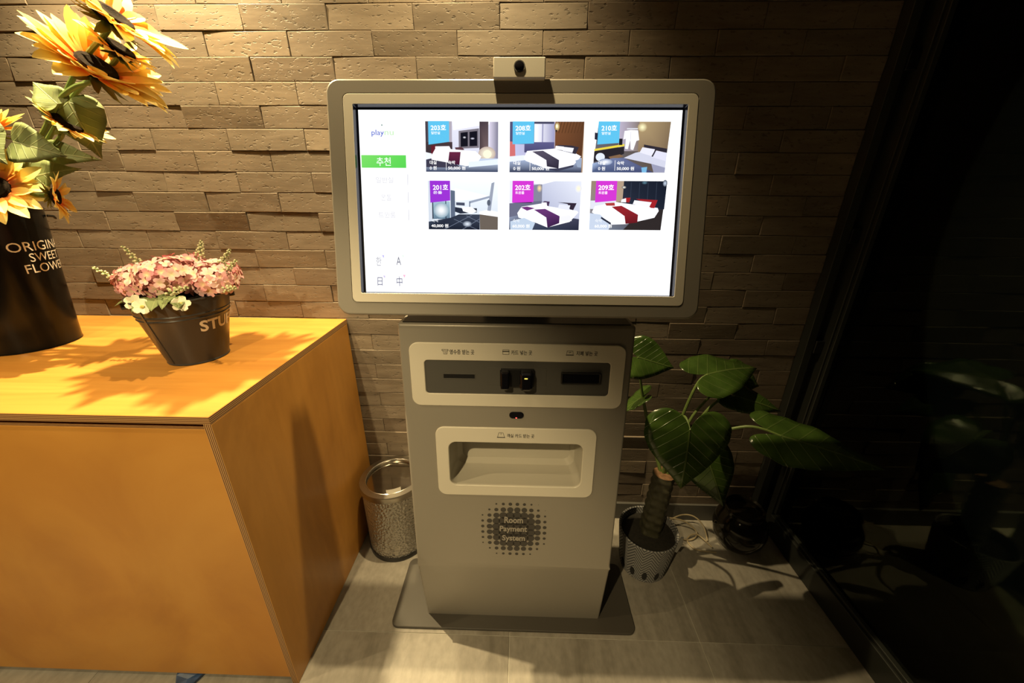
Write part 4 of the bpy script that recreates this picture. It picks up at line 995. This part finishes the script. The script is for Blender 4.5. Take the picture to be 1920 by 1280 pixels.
def sunflower(c, n, R, stem, leaves, label, npet=20, dark=.36, twist=0.0):
    c = Vector(c); n = Vector(n).normalized(); base = Vector(stem[0])
    root = empty('sunflower', base, label=label, cat='flower', group='sunflowers in the black vase')
    q = n.to_track_quat('Z', 'Y')
    pts = smooth_path([Vector(p)-base for p in stem] + [c-base-n*.035, c-base-n*.006], 6)
    st = MB().tube(pts, .0052, 8).build('stem', M_STEM, root, smooth=True)
    rd_ = R*dark
    dm = MB().lathe([(rd_*.98,-.15*rd_),(rd_*1.02,.12*rd_),(rd_*.9,.34*rd_),(rd_*.62,.36*rd_),(rd_*.35,.22*rd_),(.0002,.18*rd_)], 28, cap0=True)
    o = dm.build('flower_disc', M_DISC, root, smooth=True, label='dark brown seed disc'); o.location = c-base; o.rotation_mode='QUATERNION'; o.rotation_quaternion = q
    for layer, (m_, sc_, lift) in enumerate(((npet, 1.0, .0), (int(npet*.7), .84, .10))):
        for k in range(m_):
            a = 2*math.pi*(k+.5*layer)/m_ + random.uniform(-.08,.08) + twist
            o = link('petal', random.choice(petals), None, root)
            qq = q @ Quaternion((0,0,1), a) @ Quaternion((0,1,0), -lift*1.6+random.uniform(-.14,.14))
            ln_ = (R-rd_*.8)*sc_*random.uniform(.9,1.08)
            o.location = c-base + (q @ Quaternion((0,0,1), a)) @ Vector((rd_*.8,0,.001*layer))
            o.rotation_mode='QUATERNION'; o.rotation_quaternion = qq; o.scale = (ln_, ln_*1.05, ln_)
    for k in range(11):
        a = 2*math.pi*k/11 + .2
        o = link('sepal', sepal, None, root); o.location = c-base - n*.006 + (q @ Quaternion((0,0,1), a)) @ Vector((rd_*.3,0,0))
        o.rotation_mode='QUATERNION'; o.rotation_quaternion = q @ Quaternion((0,0,1), a) @ Quaternion((0,1,0), .25+random.uniform(-.1,.25)); s_ = R*random.uniform(.42,.56); o.scale=(s_,s_,s_)
    for i, (B, Tp, S, w) in enumerate(leaves):
        me = leaf_mesh(Vector(B)-base, Vector(Tp)-base, S, w, 'sun', .12, .22, .035, i+int(c.x*100)%17, serr=.012)
        o = link('leaf', me, M_SLEAF, root); thicken(o, .0006)
    return root
sunflower((-.893,-.270,1.656), (.64,.02,.66), .112, [(-1.40,-.265,.97),(-1.365,-.27,1.23),(-1.27,-.275,1.335),(-1.17,-.265,1.425),(-1.085,-.265,1.50),(-1.00,-.265,1.58)], 
    [((-1.081,-.25,1.505),(-1.050,-.255,1.388),(.75,.6,.25),.056)], 'tallest sunflower, cut off by the top of the picture', 28, .31)
sunflower((-.963,-.275,1.564), (.68,-.08,.62), .122, [(-1.41,-.285,.97),(-1.37,-.29,1.23),(-1.27,-.295,1.335),(-1.165,-.275,1.42),(-1.08,-.275,1.50),(-1.03,-.272,1.53)], 
    [((-1.072,-.285,1.495),(-1.118,-.285,1.545),(.45,.5,.7),.034)], 'large orange centred sunflower just below the tallest one', 30, .30)
sunflower((-1.095,-.255,1.460), (.70,.0,.60), .072, [(-1.41,-.25,.97),(-1.37,-.25,1.23),(-1.27,-.25,1.325),(-1.19,-.25,1.39),(-1.135,-.25,1.43)], 
    [((-1.17,-.262,1.395),(-1.060,-.262,1.388),(.25,.3,.9),.032)], 'small yellow sunflower halfway up the stems', 15, .42)
sunflower((-1.215,-.365,1.312), (.45,-.65,.55), .095, [(-1.43,-.30,.97),(-1.385,-.31,1.23),(-1.31,-.33,1.295)], 
    [((-1.165,-.325,1.412),(-1.070,-.325,1.390),(.15,.35,.9),.046)], 'orange sunflower hanging over the right rim of the black vase', 18, .34)
sunflower((-1.128,-.318,1.296), (.78,.55,-.12), .062, [(-1.44,-.25,.97),(-1.38,-.26,1.23),(-1.27,-.29,1.305)], 
    [((-1.20,-.30,1.335),(-1.080,-.305,1.368),(.1,.3,.9),.040)], 'small half open sunflower beside the vase rim', 11, .3)
sunflower((-1.225,-.325,1.435), (-.25,-.05,.95), .080, [(-1.46,-.27,.97),(-1.40,-.28,1.25),(-1.29,-.31,1.37)], 
    [((-1.21,-.36,1.425),(-1.150,-.375,1.372),(.6,.6,.5),.055)], 'sunflower at the left edge seen from its side', 16, .34)
sunflower((-.935,-.235,1.610), (.55,.0,.60), .070, [(-1.42,-.23,.97),(-1.375,-.24,1.23),(-1.27,-.24,1.335),(-1.17,-.245,1.43),(-1.06,-.24,1.53)], [], 'sunflower half hidden between the two largest ones', 14, .42)
